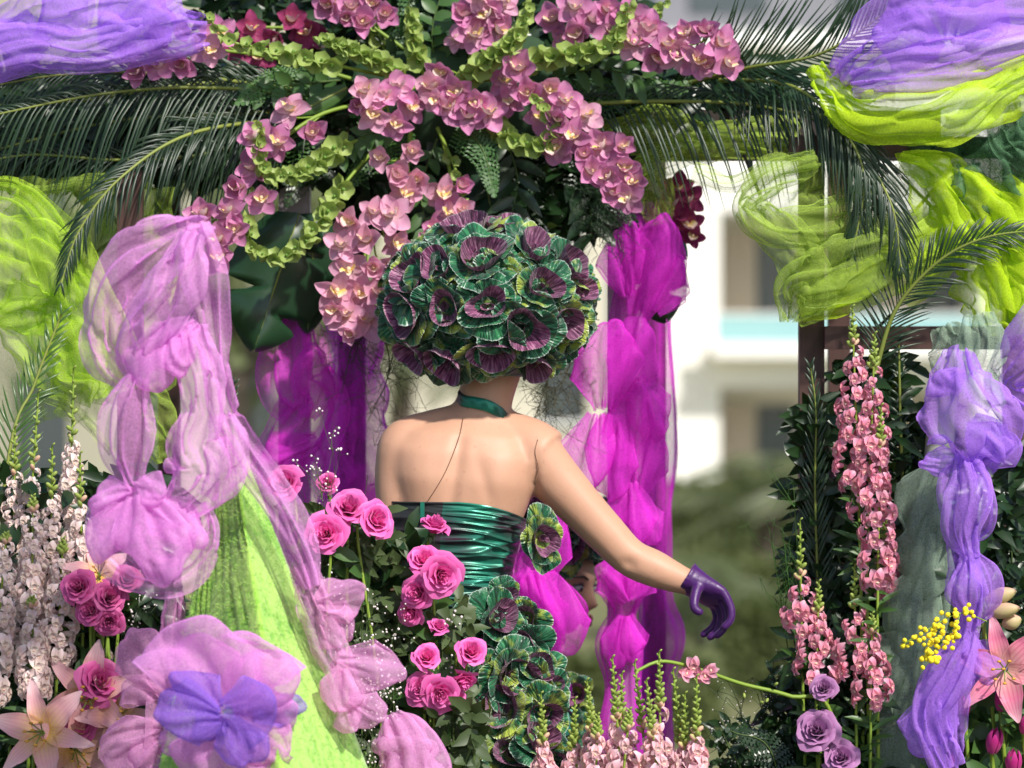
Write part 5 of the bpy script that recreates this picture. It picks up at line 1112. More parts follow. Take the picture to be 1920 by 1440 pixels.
strip(mb, [(-60, 360, Yl, 60), (20, 360, Yl-.02, 70), (70, 400, Yl-.03, 80), (110, 470, Yl-.03, 100), (150, 560, Yl-.02, 120), (190, 660, Yl, 140), (215, 740, Yl, 120)], 1.3, 3, seed=160, bulge=.3, nu=140); strip(mb, [(-60, 480, Yl-.03, 180), (30, 500, Yl-.05, 190), (90, 520, Yl-.04, 160), (140, 580, Yl-.02, 60)], 1.4, 3, seed=163, bulge=.4, nu=100); lobe(mb, (120, 560, Yl-.02), (0, 620, Yl-.04), 120, seed=165, n=2)
sheet(mb, [(-40, 560, .08), (60, 600, .07), (130, 590, .06), (175, 600, .06)], [(40, 720, .08), (110, 745, .07), (180, 755, .06), (225, 735, .06)], 2, seed=167, amp=.02)
sheet(mb, [(20, 350, .11), (90, 380, .10), (150, 470, .08), (190, 540, .08)], [(-50, 560, .11), (40, 640, .10), (110, 700, .08), (200, 720, .08)], 2, seed=169, amp=.02)
drape('lime_drape', 'bright lime organza swathe by the pale snapdragon bed', mb, organza('spring_green_organza', (.50, .74, .06), .30))
mb = MB(); sheet(mb, [(-60, 340, .2), (60, 335, .2), (160, 325, .2), (260, 330, .2), (330, 345, .2)], [(-60, 800, .2), (60, 790, .2), (150, 770, .2), (230, 760, .2), (320, 720, .22)], 4, seed=168, amp=.02, nu=80, nv=90); sheet(mb, [(60, 560, .12), (130, 600, .12), (190, 640, .12)], [(90, 740, .12), (150, 800, .12), (215, 745, .12)], 2, seed=170, amp=.015)
strip(mb, [(0, 350, .16, 14), (90, 355, .15, 18), (180, 335, .15, 20), (270, 345, .16, 14)], 1.6, 1, seed=171, nu=70); strip(mb, [(70, 740, .12, 16), (140, 770, .12, 22), (210, 850, .12, 16)], 1.5, 1, seed=172, nu=50); strip(mb, [(270, 720, .16, 60), (285, 790, .16, 90), (290, 870, .16, 60)], 1.4, 2, seed=173, nu=60)
drape('olive_screen', 'thin olive organza screen stretched on the trellis behind the lime swathe', mb, M['olive_org'])
# bottle green organza at the right
mb = MB(); sheet(mb, [(1770, 330, -.02), (1840, 270, -.03), (1930, 230, -.02)], [(1830, 420, -.01), (1900, 400, -.02), (1980, 370, -.02)], 2, seed=180, amp=.02); strip(mb, [(1880, 190, -.03, 60), (1895, 260, -.05, 80), (1940, 300, -.04, 60)], 1.5, 2, seed=182, nu=50); lobe(mb, (1870, 280, -.04), (1970, 230, -.05), 80, seed=183)
sheet(mb, [(1760, 240, .04), (1850, 170, .03), (1990, 140, .03)], [(1790, 330, .04), (1880, 340, .03), (2000, 330, .03)], 2, seed=184, amp=.02)
sheet(mb, [(1700, 270, .06), (1800, 250, .05), (1990, 220, .05)], [(1760, 400, .06), (1850, 440, .05), (2000, 420, .05)], 3, seed=187, amp=.02)
drape('bottle_green_drape', 'bottle green organza tucked below the lime swag on the tower', mb, M['bottle_org'])
mb = MB(); strip(mb, [(1835, 590, -.1, 60), (1845, 640, -.12, 90), (1835, 700, -.12, 84), (1870, 760, -.1, 50)], 1.3, 2, seed=185, bulge=.4, nu=60); strip(mb, [(1770, 610, -.05, 50), (1790, 660, -.06, 100), (1770, 720, -.05, 50)], 1.3, 2, seed=186, nu=50)
drape('grey_green_drape', 'grey green organza scarf above the purple garland', mb, M['grey_org'])
t = thing('wrapped_pole', 'pale grey green pole wrapped in dark organza ruffles beside the snapdragons', 'pole', (*P(1745, 0, .0)[:2], DECK))
q0, q1 = P(1775, 700, .0), P(1700, 1460, -.05); q2 = q0 + (q1 - q0) * ((q0[2] - DECK) / (q0[2] - q1[2])); obj('pole', MB().tube(cr([q2, (q2 + q0) / 2, q0], 12), .03, 14), plain('pale_pole', (.42, .42, .36), (.30, .32, .26), .6, 12), t)
mb = MB()
for k, (a, b, c_) in enumerate((((1760, 870, -.06), (1700, 1010, -.07), 110), ((1745, 960, -.06), (1690, 1110, -.08), 120), ((1740, 1050, -.06), (1690, 1240, -.08), 130), ((1730, 1180, -.06), (1660, 1340, -.08), 130), ((1715, 1290, -.07), (1650, 1460, -.08), 140))): lobe(mb, a, b, c_, seed=190 + k * 2, n=5, wr=.2)
strip(mb, [(1772, 850, -.05, 60), (1745, 1000, -.06, 90), (1725, 1160, -.06, 96), (1700, 1320, -.07, 110), (1680, 1470, -.07, 120)], 1.4, 3, seed=199, nu=120); o = obj('wrap', mb, M['grey_org'], t); o['label'] = 'dark grey green organza ruffles'
# purple garland
mb = MB(); Yg = -.2
strip(mb, [(1800, 660, Yg+.03, 60), (1800, 710, Yg, 116), (1812, 770, Yg-.03, 180), (1830, 820, Yg-.03, 170), (1815, 868, Yg-.01, 40)], 1.3, 3, seed=200, bulge=.5, nu=110); lobe(mb, (1800, 730, Yg), (1770, 690, Yg-.05), 80, seed=202, n=5); lobe(mb, (1820, 865, Yg), (1895, 800, Yg-.03), 110, seed=203, n=4, wr=.15); lobe(mb, (1810, 865, Yg), (1728, 865, Yg-.04), 60, seed=204, n=4); lobe(mb, (1815, 870, Yg), (1880, 858, Yg), 70, seed=205, n=4)
strip(mb, [(1812, 862, Yg, 40), (1808, 910, Yg-.03, 100), (1818, 970, Yg-.03, 96), (1806, 1025, Yg, 44), (1822, 1080, Yg-.03, 90), (1828, 1125, Yg-.03, 84), (1808, 1175, Yg, 42), (1800, 1230, Yg-.02, 76), (1765, 1300, Yg-.03, 96), (1762, 1370, Yg-.02, 90), (1772, 1430, Yg-.02, 60), (1770, 1520, Yg, 50)], 1.5, 3, seed=207, bulge=.6, nu=280, nv=64)
strip(mb, [(1808, 850, Yg-.03, 34), (1820, 920, Yg-.06, 84), (1808, 990, Yg-.06, 70), (1818, 1050, Yg-.05, 40), (1812, 1110, Yg-.06, 80), (1815, 1170, Yg-.05, 36), (1780, 1260, Yg-.06, 90), (1745, 1340, Yg-.06, 70), (1775, 1440, Yg-.05, 60)], 1.6, 2, seed=214, bulge=.5, nu=220)
lobe(mb, (1800, 1215, Yg), (1872, 1285, Yg-.02), 110, seed=209, n=5); lobe(mb, (1790, 1260, Yg), (1726, 1330, Yg-.02), 80, seed=210, n=5); lobe(mb, (1770, 1290, Yg-.02), (1745, 1420, Yg-.04), 110, seed=213, n=5, wr=.22); lobe(mb, (1820, 780, Yg-.03), (1895, 850, Yg-.05), 90, seed=216)
drape('purple_garland', 'purple organza garland pinched into puffs hanging by the lily and tulips', mb, M['purple_org'])
mb = MB(); strip(mb, [(1990, 560, -.1, 80), (1930, 650, -.12, 110), (1880, 720, -.1, 60), (1930, 770, -.1, 80), (2000, 800, -.1, 80)], 1.4, 3, seed=215, bulge=.5, nu=100); drape('purple_tail', 'short purple organza tail behind the grey green scarf', mb, M['purple_org'])
# magenta column wraps
mb = MB(); Ym = .42
strip(mb, [(1200, 385, Ym, 40), (1205, 440, Ym-.02, 88), (1205, 510, Ym-.02, 95), (1185, 580, Ym, 74), (1175, 640, Ym, 61), (1180, 740, Ym, 74), (1185, 830, Ym, 74), (1190, 910, Ym, 81), (1185, 1000, Ym, 74), (1180, 1060, Ym, 57), (1176, 1100, Ym-.02, 95), (1172, 1150, Ym-.01, 47), (1165, 1210, Ym, 87), (1165, 1290, Ym, 57), (1160, 1400, Ym, 85), (1160, 1600, Ym, 76)], closed=True, n=6, wr=.3, depth=.8, seed=220, nu=260, nv=80, jit=.015)
for k, (a_, b_, w_) in enumerate((((1195, 600, 0), (1228, 405, -.03), 120), ((1180, 560, 0), (1175, 420, -.02), 100), ((1225, 590, -.01), (1268, 480, -.02), 80), ((1132, 775, -.02), (1140, 598, -.05), 122), ((1165, 760, 0), (1195, 590, -.02), 90), ((1120, 770, -.02), (1090, 930, -.05), 110), ((1150, 770, -.02), (1135, 935, -.04), 100), ((1195, 700, 0), (1232, 830, -.02), 80), ((1200, 930, 0), (1238, 790, -.02), 80), ((1180, 900, -.01), (1175, 1040, -.03), 100), ((1195, 920, 0), (1225, 1020, -.02), 70), ((1170, 880, -.01), (1200, 720, -.03), 90))):
    lobe(mb, (a_[0], a_[1], Ym - .05 + a_[2]), (b_[0], b_[1], Ym - .05 + b_[2]), w_ * 1.08, seed=300 + k * 3, n=2 + k % 3, wr=.22, depth=.6)
lobe(mb, (1180, 1130, Ym-.05), (1130, 1055, Ym-.06), 84, seed=230, n=5, wr=.15); lobe(mb, (1175, 1120, Ym-.05), (1222, 1070, Ym-.06), 90, seed=231, n=5, wr=.15); lobe(mb, (1170, 1150, Ym-.05), (1150, 1250, Ym-.05), 80, seed=233); lobe(mb, (1175, 1150, Ym-.05), (1195, 1240, Ym-.05), 70, seed=234)
drape('magenta_wrap', 'magenta organza wound in puffs round the arbour post behind the outstretched arm', mb, M['magenta_org'])
mb = MB(); strip(mb, [(1225, 560, 1.05, 60), (1230, 700, 1.05, 60), (1228, 850, 1.05, 80), (1226, 1000, 1.05, 60), (1230, 1120, 1.05, 50), (1238, 1200, 1.05, 84), (1225, 1300, 1.05, 50), (1225, 1500, 1.05, 60)], closed=True, n=6, wr=.3, depth=.9, seed=236, nu=150, nv=60, jit=.02)
drape('magenta_wrap', 'darker magenta organza round the rear arbour post next to the white building', mb, M['magenta_org'])
mb = MB(); strip(mb, [(560, 580, Ym, 60), (555, 650, Ym-.03, 120), (562, 720, Ym-.04, 140), (590, 760, Ym-.05, 120), (560, 820, Ym-.04, 140), (545, 890, Ym-.03, 160), (560, 960, Ym-.02, 120), (560, 1100, Ym, 100)], 1.35, 3, seed=240, bulge=.5, nu=170); lobe(mb, (575, 790, Ym-.07), (590, 650, Ym-.08), 96, seed=244, n=5); lobe(mb, (600, 820, Ym-.07), (500, 880, Ym-.06), 90, seed=245, n=5)
drape('magenta_drape', 'magenta organza hung on the arbour post under the monstera leaves', mb, M['magenta_org'])
mb = MB(); strip(mb, [(655, 580, 1.03, 80), (660, 680, 1.02, 90), (665, 780, 1.0, 100), (670, 870, 1.0, 150), (665, 960, 1.0, 120), (660, 1200, 1.03, 90)], closed=True, n=6, wr=.25, depth=.9, seed=248, nu=120, nv=60); strip(mb, [(640, 760, .95, 60), (625, 840, .93, 80), (640, 920, .93, 90), (700, 900, .95, 60)], 1.4, 3, seed=249, nu=70)
drape('magenta_wrap', 'dark magenta organza round the rear arbour post beside the bare shoulder', mb, M['magenta_org'])
mb = MB(); Yv_ = .28
lobe(mb, (1018, 1090, Yv_), (1046, 950, Yv_-.02), 80, seed=252, n=5, wr=.2); lobe(mb, (1000, 1060, Yv_), (1020, 1236, Yv_-.03), 150, seed=254, n=6, wr=.2, depth=.7); lobe(mb, (985, 1070, Yv_-.02), (965, 1215, Yv_-.05), 130, seed=255, n=6, wr=.2); lobe(mb, (995, 1110, Yv_), (1040, 1208, Yv_-.02), 80, seed=257, n=5); strip(mb, [(1010, 1180, Yv_, 90), (1022, 1240, Yv_, 60), (1035, 1290, Yv_, 60), (1025, 1340, Yv_, 40), (1030, 1450, Yv_, 60), (1030, 1650, Yv_, 60)], closed=True, n=5, wr=.25, seed=259, nu=80, nv=50); strip(mb, [(1045, 980, Yv_+.04, 40), (1000, 1060, Yv_+.02, 90), (990, 1150, Yv_, 120), (1000, 1230, Yv_, 80)], 1.3, 2, seed=260, nu=70)
drape('magenta_puff', 'magenta organza puffs hanging beside the seated dancer\'s face', mb, M['magenta_org'])
# ================================================================== FLOWERS
YO = .34
fo = thing('floral_foam', 'dark green foam block wired to the beam holding the canopy flowers', 'floral foam', P(870, 200, .44))
mb = MB(); mb.ell(P(870, 175, .47), (.30, .13, .17), 20, 30, fn=lambda D: 1 + .06 * np.sin(9 * D[..., 0]) * np.cos(7 * D[..., 2])); obj('foam_block', mb, M['foam'], fo)
O = orchid_spray
O('pink orchid spray lying over the purple heap at the beam', [(700, 160, .36), (520, 110, .28), (380, 95, .2), (245, 120, .14)], [(262, 128), (300, 122), (345, 118), (300, 68), (342, 62), (390, 92), (240, 105, .8), (410, 62)])
O('shade-toned pink orchid spray half hidden behind the bells of Ireland by the purple heap', [(720, 120, .42), (600, 60, .42), (480, 50, .4)], [(470, 55), (520, 70), (575, 60), (610, 85), (450, 95), (490, 105), (545, 40)], 'orchid_d')  # dark petal colour paints the shade behind the bells
O('pink orchid spray trailing beside the loop of bells above the pink drape', [(690, 190, .34), (590, 220, .26), (500, 290, .2), (430, 380, .16), (400, 470, .12)], [(545, 208), (585, 250), (520, 268, 1.1), (482, 262), (472, 318), (450, 350), (490, 372), (430, 398), (382, 405), (412, 452), (405, 482), (440, 430), (365, 420, .8)])
O('pale pink orchid spray hanging down against the kale headdress', [(770, 240, .34), (760, 320, .28), (710, 420, .24), (670, 520, .22), (660, 620, .2)], [(715, 296, .8), (772, 285, .8), (742, 330), (782, 335), (760, 362), (735, 405), (700, 400), (660, 415), (640, 462), (690, 452), (742, 455), (655, 505), (700, 500), (730, 500), (630, 545), (672, 548), (712, 550), (650, 592), (690, 602), (660, 625, .8), (625, 580, .8)], 'orchid_b')
O('short pink orchid spray touching the top of the headdress', [(830, 260, .36), (845, 340, .3), (830, 440, .28)], [(830, 362), (862, 350), (845, 402), (820, 432), (800, 455, .85), (868, 395, .8)])
O('pink orchid cluster nodding over the small fern', [(800, 150, .34), (750, 180, .28), (710, 210, .24)], [(685, 172), (722, 182), (700, 215), (740, 232), (768, 200), (675, 200, .85), (745, 165)])
O('pink orchid cluster at the heart of the canopy', [(860, 140, .32), (860, 180, .27), (900, 215, .25)], [(832, 135), (815, 165), (860, 172), (845, 200), (890, 192), (915, 212, 1.1), (880, 220), (820, 190, .8)])
O('long pink orchid spray arching over the bells above the magenta wrap', [(900, 150, .32), (990, 150, .26), (1070, 220, .22), (1120, 290, .2), (1175, 380, .18)], [(945, 150), (975, 130), (990, 172), (1030, 165), (1060, 190), (960, 185), (1015, 215), (1050, 225), (1100, 218), (1075, 255), (1045, 275), (1095, 292), (1130, 275), (1165, 275, .85), (1110, 325), (1140, 330), (1170, 312), (1145, 362), (1178, 372), (1185, 340)])
O('pink orchid spray reaching up behind the upright bells', [(880, 120, .36), (890, 60, .34), (900, -20, .34)], [(870, 30), (915, 25), (890, 65), (930, 55), (860, 75, .8), (900, -10), (940, 10)])
O('deep pink orchid spray at the top of the canopy by the small white gap', [(800, 120, .38), (700, 50, .38), (640, -10, .38)], [(620, 5), (660, 15), (700, 5), (680, 40), (720, 25), (650, 30, .8)], 'orchid')
O('pink orchid spray pointing along the beam towards the purple fronds', [(980, 130, .34), (1110, 60, .28), (1230, 80, .22), (1370, 105, .18)], [(1040, 35), (1075, 15), (1085, 60), (1110, 40), (1140, 20), (1150, 60, 1.1), (1180, 30), (1190, 80), (1215, 60), (1225, 105), (1250, 85), (1290, 62), (1270, 100), (1325, 62), (1310, 112), (1350, 85), (1362, 118), (1060, 75, .8), (1330, 125, .8)])
O('claret orchid cluster half hidden behind the magenta wrap top', [(1120, 300, .5), (1220, 330, .5), (1275, 400, .5)], [(1270, 350), (1295, 375), (1285, 420), (1262, 385), (1300, 440, .7)], 'orchid_d')
B_ = bells
B_('bells of Ireland spike lying level at the top of the dark orchids', [(800, 170, .34), (720, 120, .26), (600, 70, .2)], .3, n=34, size=.019)
B_('bells of Ireland spike stretched beside the purple heap', [(760, 150, .34), (620, 120, .22), (500, 92, .16), (430, 75, .14), (385, 25, .12)], .35, n=26)
B_('looped bells of Ireland spike with its tip bent upright over an orchid', [(720, 250, .34), (640, 275, .24), (560, 325, .18), (495, 320, .15), (488, 240, .14)], .3, n=36, size=.021)
B_('drooping bells of Ireland spike hooked up above the monstera leaf', [(720, 260, .34), (650, 340, .25), (600, 415, .19), (540, 478, .16), (478, 470, .14), (465, 405, .14)], .32, n=34, size=.021)
B_('upright bells of Ireland spike between two top orchid sprays', [(860, 170, .34), (900, 125, .24), (960, 80, .2), (995, 10, .2)], .15, n=34, size=.021)
B_('bells of Ireland spike curving up through the beam orchids', [(940, 140, .34), (1020, 112, .24), (1100, 98, .2), (1150, 80, .18), (1180, 10, .18)], .25, n=32, size=.021)
B_('bells of Ireland spike hanging in a hook over the headdress', [(900, 200, .34), (950, 255, .24), (1010, 275, .2), (1040, 240, .18), (1005, 185, .17)], .2, n=36, size=.02)
B_('short bells of Ireland tuft at the top of the canopy', [(800, 160, .36), (780, 90, .32), (770, 20, .3)], .3, n=18)
B_('thin bells of Ireland tip among the short orchid spray', [(820, 240, .34), (855, 320, .28), (875, 395, .26)], .4, n=10, size=.014)
B_('bells of Ireland tip peeping over the beam orchids', [(1080, 140, .36), (1200, 60, .3), (1245, 5, .28)], .75, n=9, size=.018)
B_('bells of Ireland tip beside the white gap at the top', [(760, 140, .4), (700, 60, .4), (690, -10, .4)], .4, n=10, size=.018)
# palm fronds
Fd = frond
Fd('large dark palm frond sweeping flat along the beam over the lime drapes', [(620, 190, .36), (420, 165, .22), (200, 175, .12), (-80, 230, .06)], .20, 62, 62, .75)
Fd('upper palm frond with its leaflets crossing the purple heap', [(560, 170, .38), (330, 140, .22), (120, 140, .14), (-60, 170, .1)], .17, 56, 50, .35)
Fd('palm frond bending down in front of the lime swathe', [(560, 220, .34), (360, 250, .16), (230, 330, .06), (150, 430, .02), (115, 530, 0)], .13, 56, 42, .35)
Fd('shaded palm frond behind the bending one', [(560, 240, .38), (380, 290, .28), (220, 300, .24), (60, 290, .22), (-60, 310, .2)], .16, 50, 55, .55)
Fd('broad green palm frond rising beside the pale snapdragons', [FZ(-60, -.15), (10, 900, -.1), (65, 720, -.06), (115, 590, -.04)], .17, 44, 52, .0, 'palm_l', t0=.45, group='palm fronds rising from the beds', rr=.008)
Fd('palm frond stretched along the beam under the end orchids', [(1000, 200, .36), (1240, 190, .26), (1430, 200, .16), (1570, 250, .08), (1640, 400, .04)], .17, 64, 55, .75)
Fd('palm frond raised behind the end orchids with purple cloth showing through', [(1240, 170, .36), (1400, 128, .16), (1540, 100, .06), (1660, 20, .0), (1700, -60, 0)], .19, 60, 52, -.25)
Fd('dark palm frond arching over the trellis top and hanging down the post', [(1350, 150, .3), (1480, 160, .08), (1570, 230, .0), (1620, 330, -.03), (1600, 470, -.03)], .15, 60, 45, .5)
Fd('palm frond tip drooping in front of the trellis opening', [(1500, 190, .1), (1600, 270, .0), (1670, 380, -.04), (1690, 500, -.05)], .13, 46, 38, .5)
Fd('black green palm frond across the lime drape on the tower', [(1640, 700, .0), (1680, 580, -.02), (1760, 490, -.05), (1850, 445, -.07), (1960, 430, -.08)], .12, 56, 50, .1, 'palm', wd=.004)
Fd('upright palm frond with yellowish rib next to the tall snapdragons', [FZ(1700, .05), (1700, 1100, .05), (1690, 850, .03), (1685, 640, .02)], .12, 60, 65, .35, 'palm', t0=.35, group='palm fronds rising from the beds', rr=.008)
Fd('palm frond standing against the brown post', [FZ(1560, .02), (1530, 1000, .02), (1530, 780, .0), (1520, 690, .0)], .11, 46, 40, -.1, 'palm', t0=.4, group='palm fronds rising from the beds')
Fd('small palm frond behind the pink drape by the bundle of magenta', [FZ(440, .1), (420, 1000, .1), (425, 850, .1), (440, 720, .1)], .09, 30, 45, 0, 'palm', t0=.55, group='palm fronds rising from the beds')
# ferns and sprigs of the canopy
for k, (lab, path, L, key) in enumerate([
    ('small bright fern pointing down over the headdress', [(860, 230, .3), (905, 280, .24), (925, 360, .22)], .05, 'fern'), ('fern tuft beside the dark orchids', [(600, 160, .34), (520, 150, .26), (450, 190, .22)], .06, 'fern'),
    ('fern tuft under the bending palm frond', [(600, 240, .36), (470, 290, .3), (390, 330, .28)], .07, 'fern'), ('fern frond behind the top orchid sprays', [(820, 140, .4), (780, 60, .4), (760, -30, .4)], .07, 'fern'),
    ('fern frond hanging over the claret cluster', [(1000, 250, .4), (1120, 330, .36), (1190, 420, .34)], .07, 'dark_leaf'), ('shaded fern behind the hooked bells', [(960, 240, .42), (1020, 320, .4), (1060, 410, .4)], .08, 'dark_leaf'),
    ('fern frond lying on the beam above the lime beam drape', [(1050, 190, .36), (1180, 170, .3), (1300, 160, .28)], .06, 'fern'), ('fern frond beside the thin bells tip', [(780, 240, .36), (700, 290, .32), (650, 350, .3)], .06, 'fern'),
    ('dark fern filling behind the looped bells', [(700, 220, .4), (600, 280, .38), (540, 380, .36)], .08, 'dark_leaf'), ('dark fern behind the pale orchid spray', [(780, 260, .42), (800, 350, .42), (780, 440, .4)], .08, 'dark_leaf')]): fern(lab, path, L, 20, key)
for lab, path, l_, w_, n, key in [
    ('ruscus sprig with rounded leaves beside the looped bells', [(740, 240, .34), (680, 255, .28), (630, 300, .26)], .045, .024, 12, 'mid_leaf'), ('ruscus sprig hanging between the pale orchids and the headdress', [(820, 260, .36), (790, 350, .32), (800, 430, .3)], .05, .026, 12, 'mid_leaf'),
    ('ruscus sprig by the fern tuft on the beam', [(640, 150, .34), (540, 160, .26), (470, 175, .24)], .045, .03, 10, 'mid_leaf'), ('leafy sprig hanging above the headdress', [(940, 240, .36), (970, 330, .32), (960, 400, .3)], .07, .025, 12, 'dark_leaf'),
    ('leafy sprig behind the magenta wrap top', [(1040, 260, .4), (1100, 350, .38), (1110, 440, .36)], .07, .03, 12, 'dark_leaf'), ('leafy sprig among the top orchids', [(820, 140, .38), (810, 60, .34), (830, -20, .34)], .06, .028, 12, 'mid_leaf'), ('leafy sprig over the beam end', [(1020, 150, .38), (1120, 130, .3), (1230, 150, .28)], .06, .026, 12, 'mid_leaf')]: sprig(lab, path, l_, w_, n, key)
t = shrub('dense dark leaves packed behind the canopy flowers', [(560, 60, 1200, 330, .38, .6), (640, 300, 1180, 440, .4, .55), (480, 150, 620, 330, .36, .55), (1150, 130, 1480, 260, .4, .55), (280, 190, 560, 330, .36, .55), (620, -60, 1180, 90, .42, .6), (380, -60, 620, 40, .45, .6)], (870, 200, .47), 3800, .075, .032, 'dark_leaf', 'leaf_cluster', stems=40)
# monstera and plain leaves
big_leaf('split monstera leaf hanging over the magenta post', (560, 400, .3), (480, 650, .24), 190, cuts=2, seed=1); big_leaf('plain dark leaf beside the split monstera leaf', (590, 400, .34), (580, 620, .3), 110, cuts=0, seed=2)
big_leaf('shiny dark monstera leaf above the headdress', (900, 290, .42), (930, 430, .34), 150, cuts=2, seed=3); big_leaf('monstera leaf against the white building', (1200, 420, .5), (1255, 600, .48), 130, cuts=2, seed=4); big_leaf('dark blade beside the claret cluster', (1180, 350, .52), (1292, 480, .5), 70, cuts=0, seed=5)
big_leaf('fresh green bract leaf by the orchid trailing over the bells', (650, 165, .3), (555, 212, .24), 36, 'mid_leaf', 0, seed=6, name='broad_leaf')
wisp('dark wiry sprig under the headdress beside the cream house', (690, 560, .3), [(640, 740, .28), (690, 790, .28), (730, 700, .26), (660, 680, .3)], n=9, spread=.045); wisp('dark wiry sprig hanging beside the dancer\'s jaw', (1050, 560, .36), [(1000, 790, .32), (1040, 760, .32), (1060, 700, .32), (1020, 830, .33)], n=10, spread=.04); wisp('fine wiry fern leaning out by the brown post', FZ(1540, .05), [(1465, 970, .0), (1490, 950, .0), (1445, 1000, 0)], key='fern', n=6, spread=.03)
wisp('dark wiry sprig over the magenta wrap top', (1120, 330, .4), [(1150, 470, .3), (1180, 440, .3), (1130, 430, .32)], 'dark_leaf', n=10, spread=.03)
# snapdragons
Sn = snapdragon; gL = 'pale snapdragons in the lilies bed'
pale = 'pale blush snapdragon with %s'
for lab, tip, f0, f1, wpx in [('a long green tip nearest the lime swathe', (138, 690, -.3), 830, 1010, 30), ('a green tip leaning towards the palm frond', (72, 735, -.32), 880, 1160, 34), ('a short tip beside the frond rib', (28, 800, -.3), 890, 1250, 36), ('a sparse tip amid the taller spikes', (98, 835, -.38), 930, 1250, 34), ('dense florets under the pink loops', (150, 850, -.42), 950, 1080, 30), ('full florets above the magenta roses', (62, 930, -.44), 960, 1230, 34), ('its tip bent behind the lily', (118, 1010, -.46), 1040, 1230, 34), ('full florets beside the open lily', (12, 1000, -.5), 1020, 1300, 36), ('a stubby spike over the open lily', (60, 1120, -.5), 1140, 1290, 30), ('loose florets at the bed corner', (-20, 860, -.36), 900, 1200, 34), ('drooping florets by the bow', (190, 1185, -.4), 1200, 1290, 26)]:
    Sn(pale % lab, tip, f0, f1, FZ(max(-180, tip[0] - 20), tip[2]), 'snap_pale', wpx * 1.05, int(14 + (f1 - f0) * .14), .0178, group=gL)
gC = 'soft pink snapdragons below the gloved hand'
for lab, tip, f0, f1, wpx in [('with a bare yellow green tip next to the kale train', (1014, 1300, -.36), 1395, 1480, 22), ('with a thick bud tip beside the kale', (1100, 1275, -.36), 1370, 1500, 34), ('with a tall bud tip under the magenta wrap', (1148, 1232, -.38), 1350, 1500, 34), ('with a slim bud tip', (1190, 1240, -.34), 1370, 1500, 36), ('with the tallest bud spike under the glove', (1236, 1222, -.4), 1330, 1500, 38), ('with a bud tip crossed by the bent stem', (1262, 1255, -.34), 1390, 1500, 34), ('with a lone straight stem and small bud head', (1306, 1268, -.38), 1385, 1500, 28), ('with wide florets and no tip showing', (1180, 1330, -.42), 1370, 1500, 40), ('with florets hugging the kale train', (1120, 1340, -.4), 1385, 1500, 36), ('with a stout green bud head in the middle of the clump', (1166, 1262, -.36), 1365, 1500, 30), ('with a short green bud head before the magenta wrap', (1212, 1275, -.43), 1380, 1500, 32), ('with a leaning green bud head by the lone stem', (1284, 1300, -.36), 1400, 1500, 30), ('with a green bud head beside the kale cups', (1078, 1310, -.34), 1400, 1500, 28)]:
    Sn('soft pink snapdragon ' + lab, tip, f0, f1, FZ(tip[0] + 10, tip[2]), 'snap_soft', wpx * 1.05, 16, .021, 26, gC)
gR = 'pink snapdragons on the trellis'
for lab, tip, f0, f1, wpx, n in [('tall rose pink snapdragon crossing the trellis crossbar', (1598, 575, -.08), 650, 905, 40, 70), ('rose pink snapdragon with a peach tip beside the upright palm frond', (1640, 625, -.1), 690, 960, 36, 64), ('rose pink snapdragon with its tip amid other florets', (1652, 760, -.13), 840, 1085, 34, 60), ('rose pink snapdragon leaning out past the brown post', (1500, 975, -.08), 1085, 1170, 34, 32), ('rose pink snapdragon lower on the brown post', (1535, 1090, -.1), 1150, 1265, 40, 44), ('rose pink snapdragon with a green tip by the wrapped pole', (1602, 1060, -.12), 1140, 1260, 38, 44), ('rose pink snapdragon low beside the wrapped pole', (1635, 1150, -.14), 1190, 1320, 34, 40), ('rose pink snapdragon hidden behind the wrapped pole', (1660, 980, -.05), 1010, 1110, 24, 26)]:
    Sn(lab, tip, f0, f1, FZ(tip[0] + (20 if tip[0] < 1600 else 0), tip[2]), 'snap_pink', wpx * 1.1, int(n * .52), .0195, 18, gR)
t = thing('snapdragon', 'bent snapdragon stem lying across the gap with two pink florets', 'snapdragon', P(*FZ(1580, -.1)))
pp = pth([FZ(1585, -.1), (1560, 1345, -.12), (1480, 1305, -.15), (1390, 1282, -.18), (1310, 1255, -.22), (1240, 1240, -.26), (1190, 1260, -.28)], 50); obj('stem', MB().tube(pp, np.linspace(.0055, .0035, 50), 6), M['stem'], t)
for px, py in ((1285, 1262), (1300, 1250), (1330, 1258), (1318, 1268)): inst('floret', FLORET['snap_pink'], t, basis(P(px, py, -.25), (R.uniform(-.8, .8), -1, R.uniform(-.5, .5)), (0, 0, 1), .019, R.uniform(0, 6)))
for px, py in ((1395, 1300), (1440, 1310), (1452, 1285), (1425, 1318)): inst('bud', BUD, t, basis(P(px, py, -.17), (R.uniform(-1, 1), -.5, R.uniform(-1, 1)), (0, 0, 1), .008))
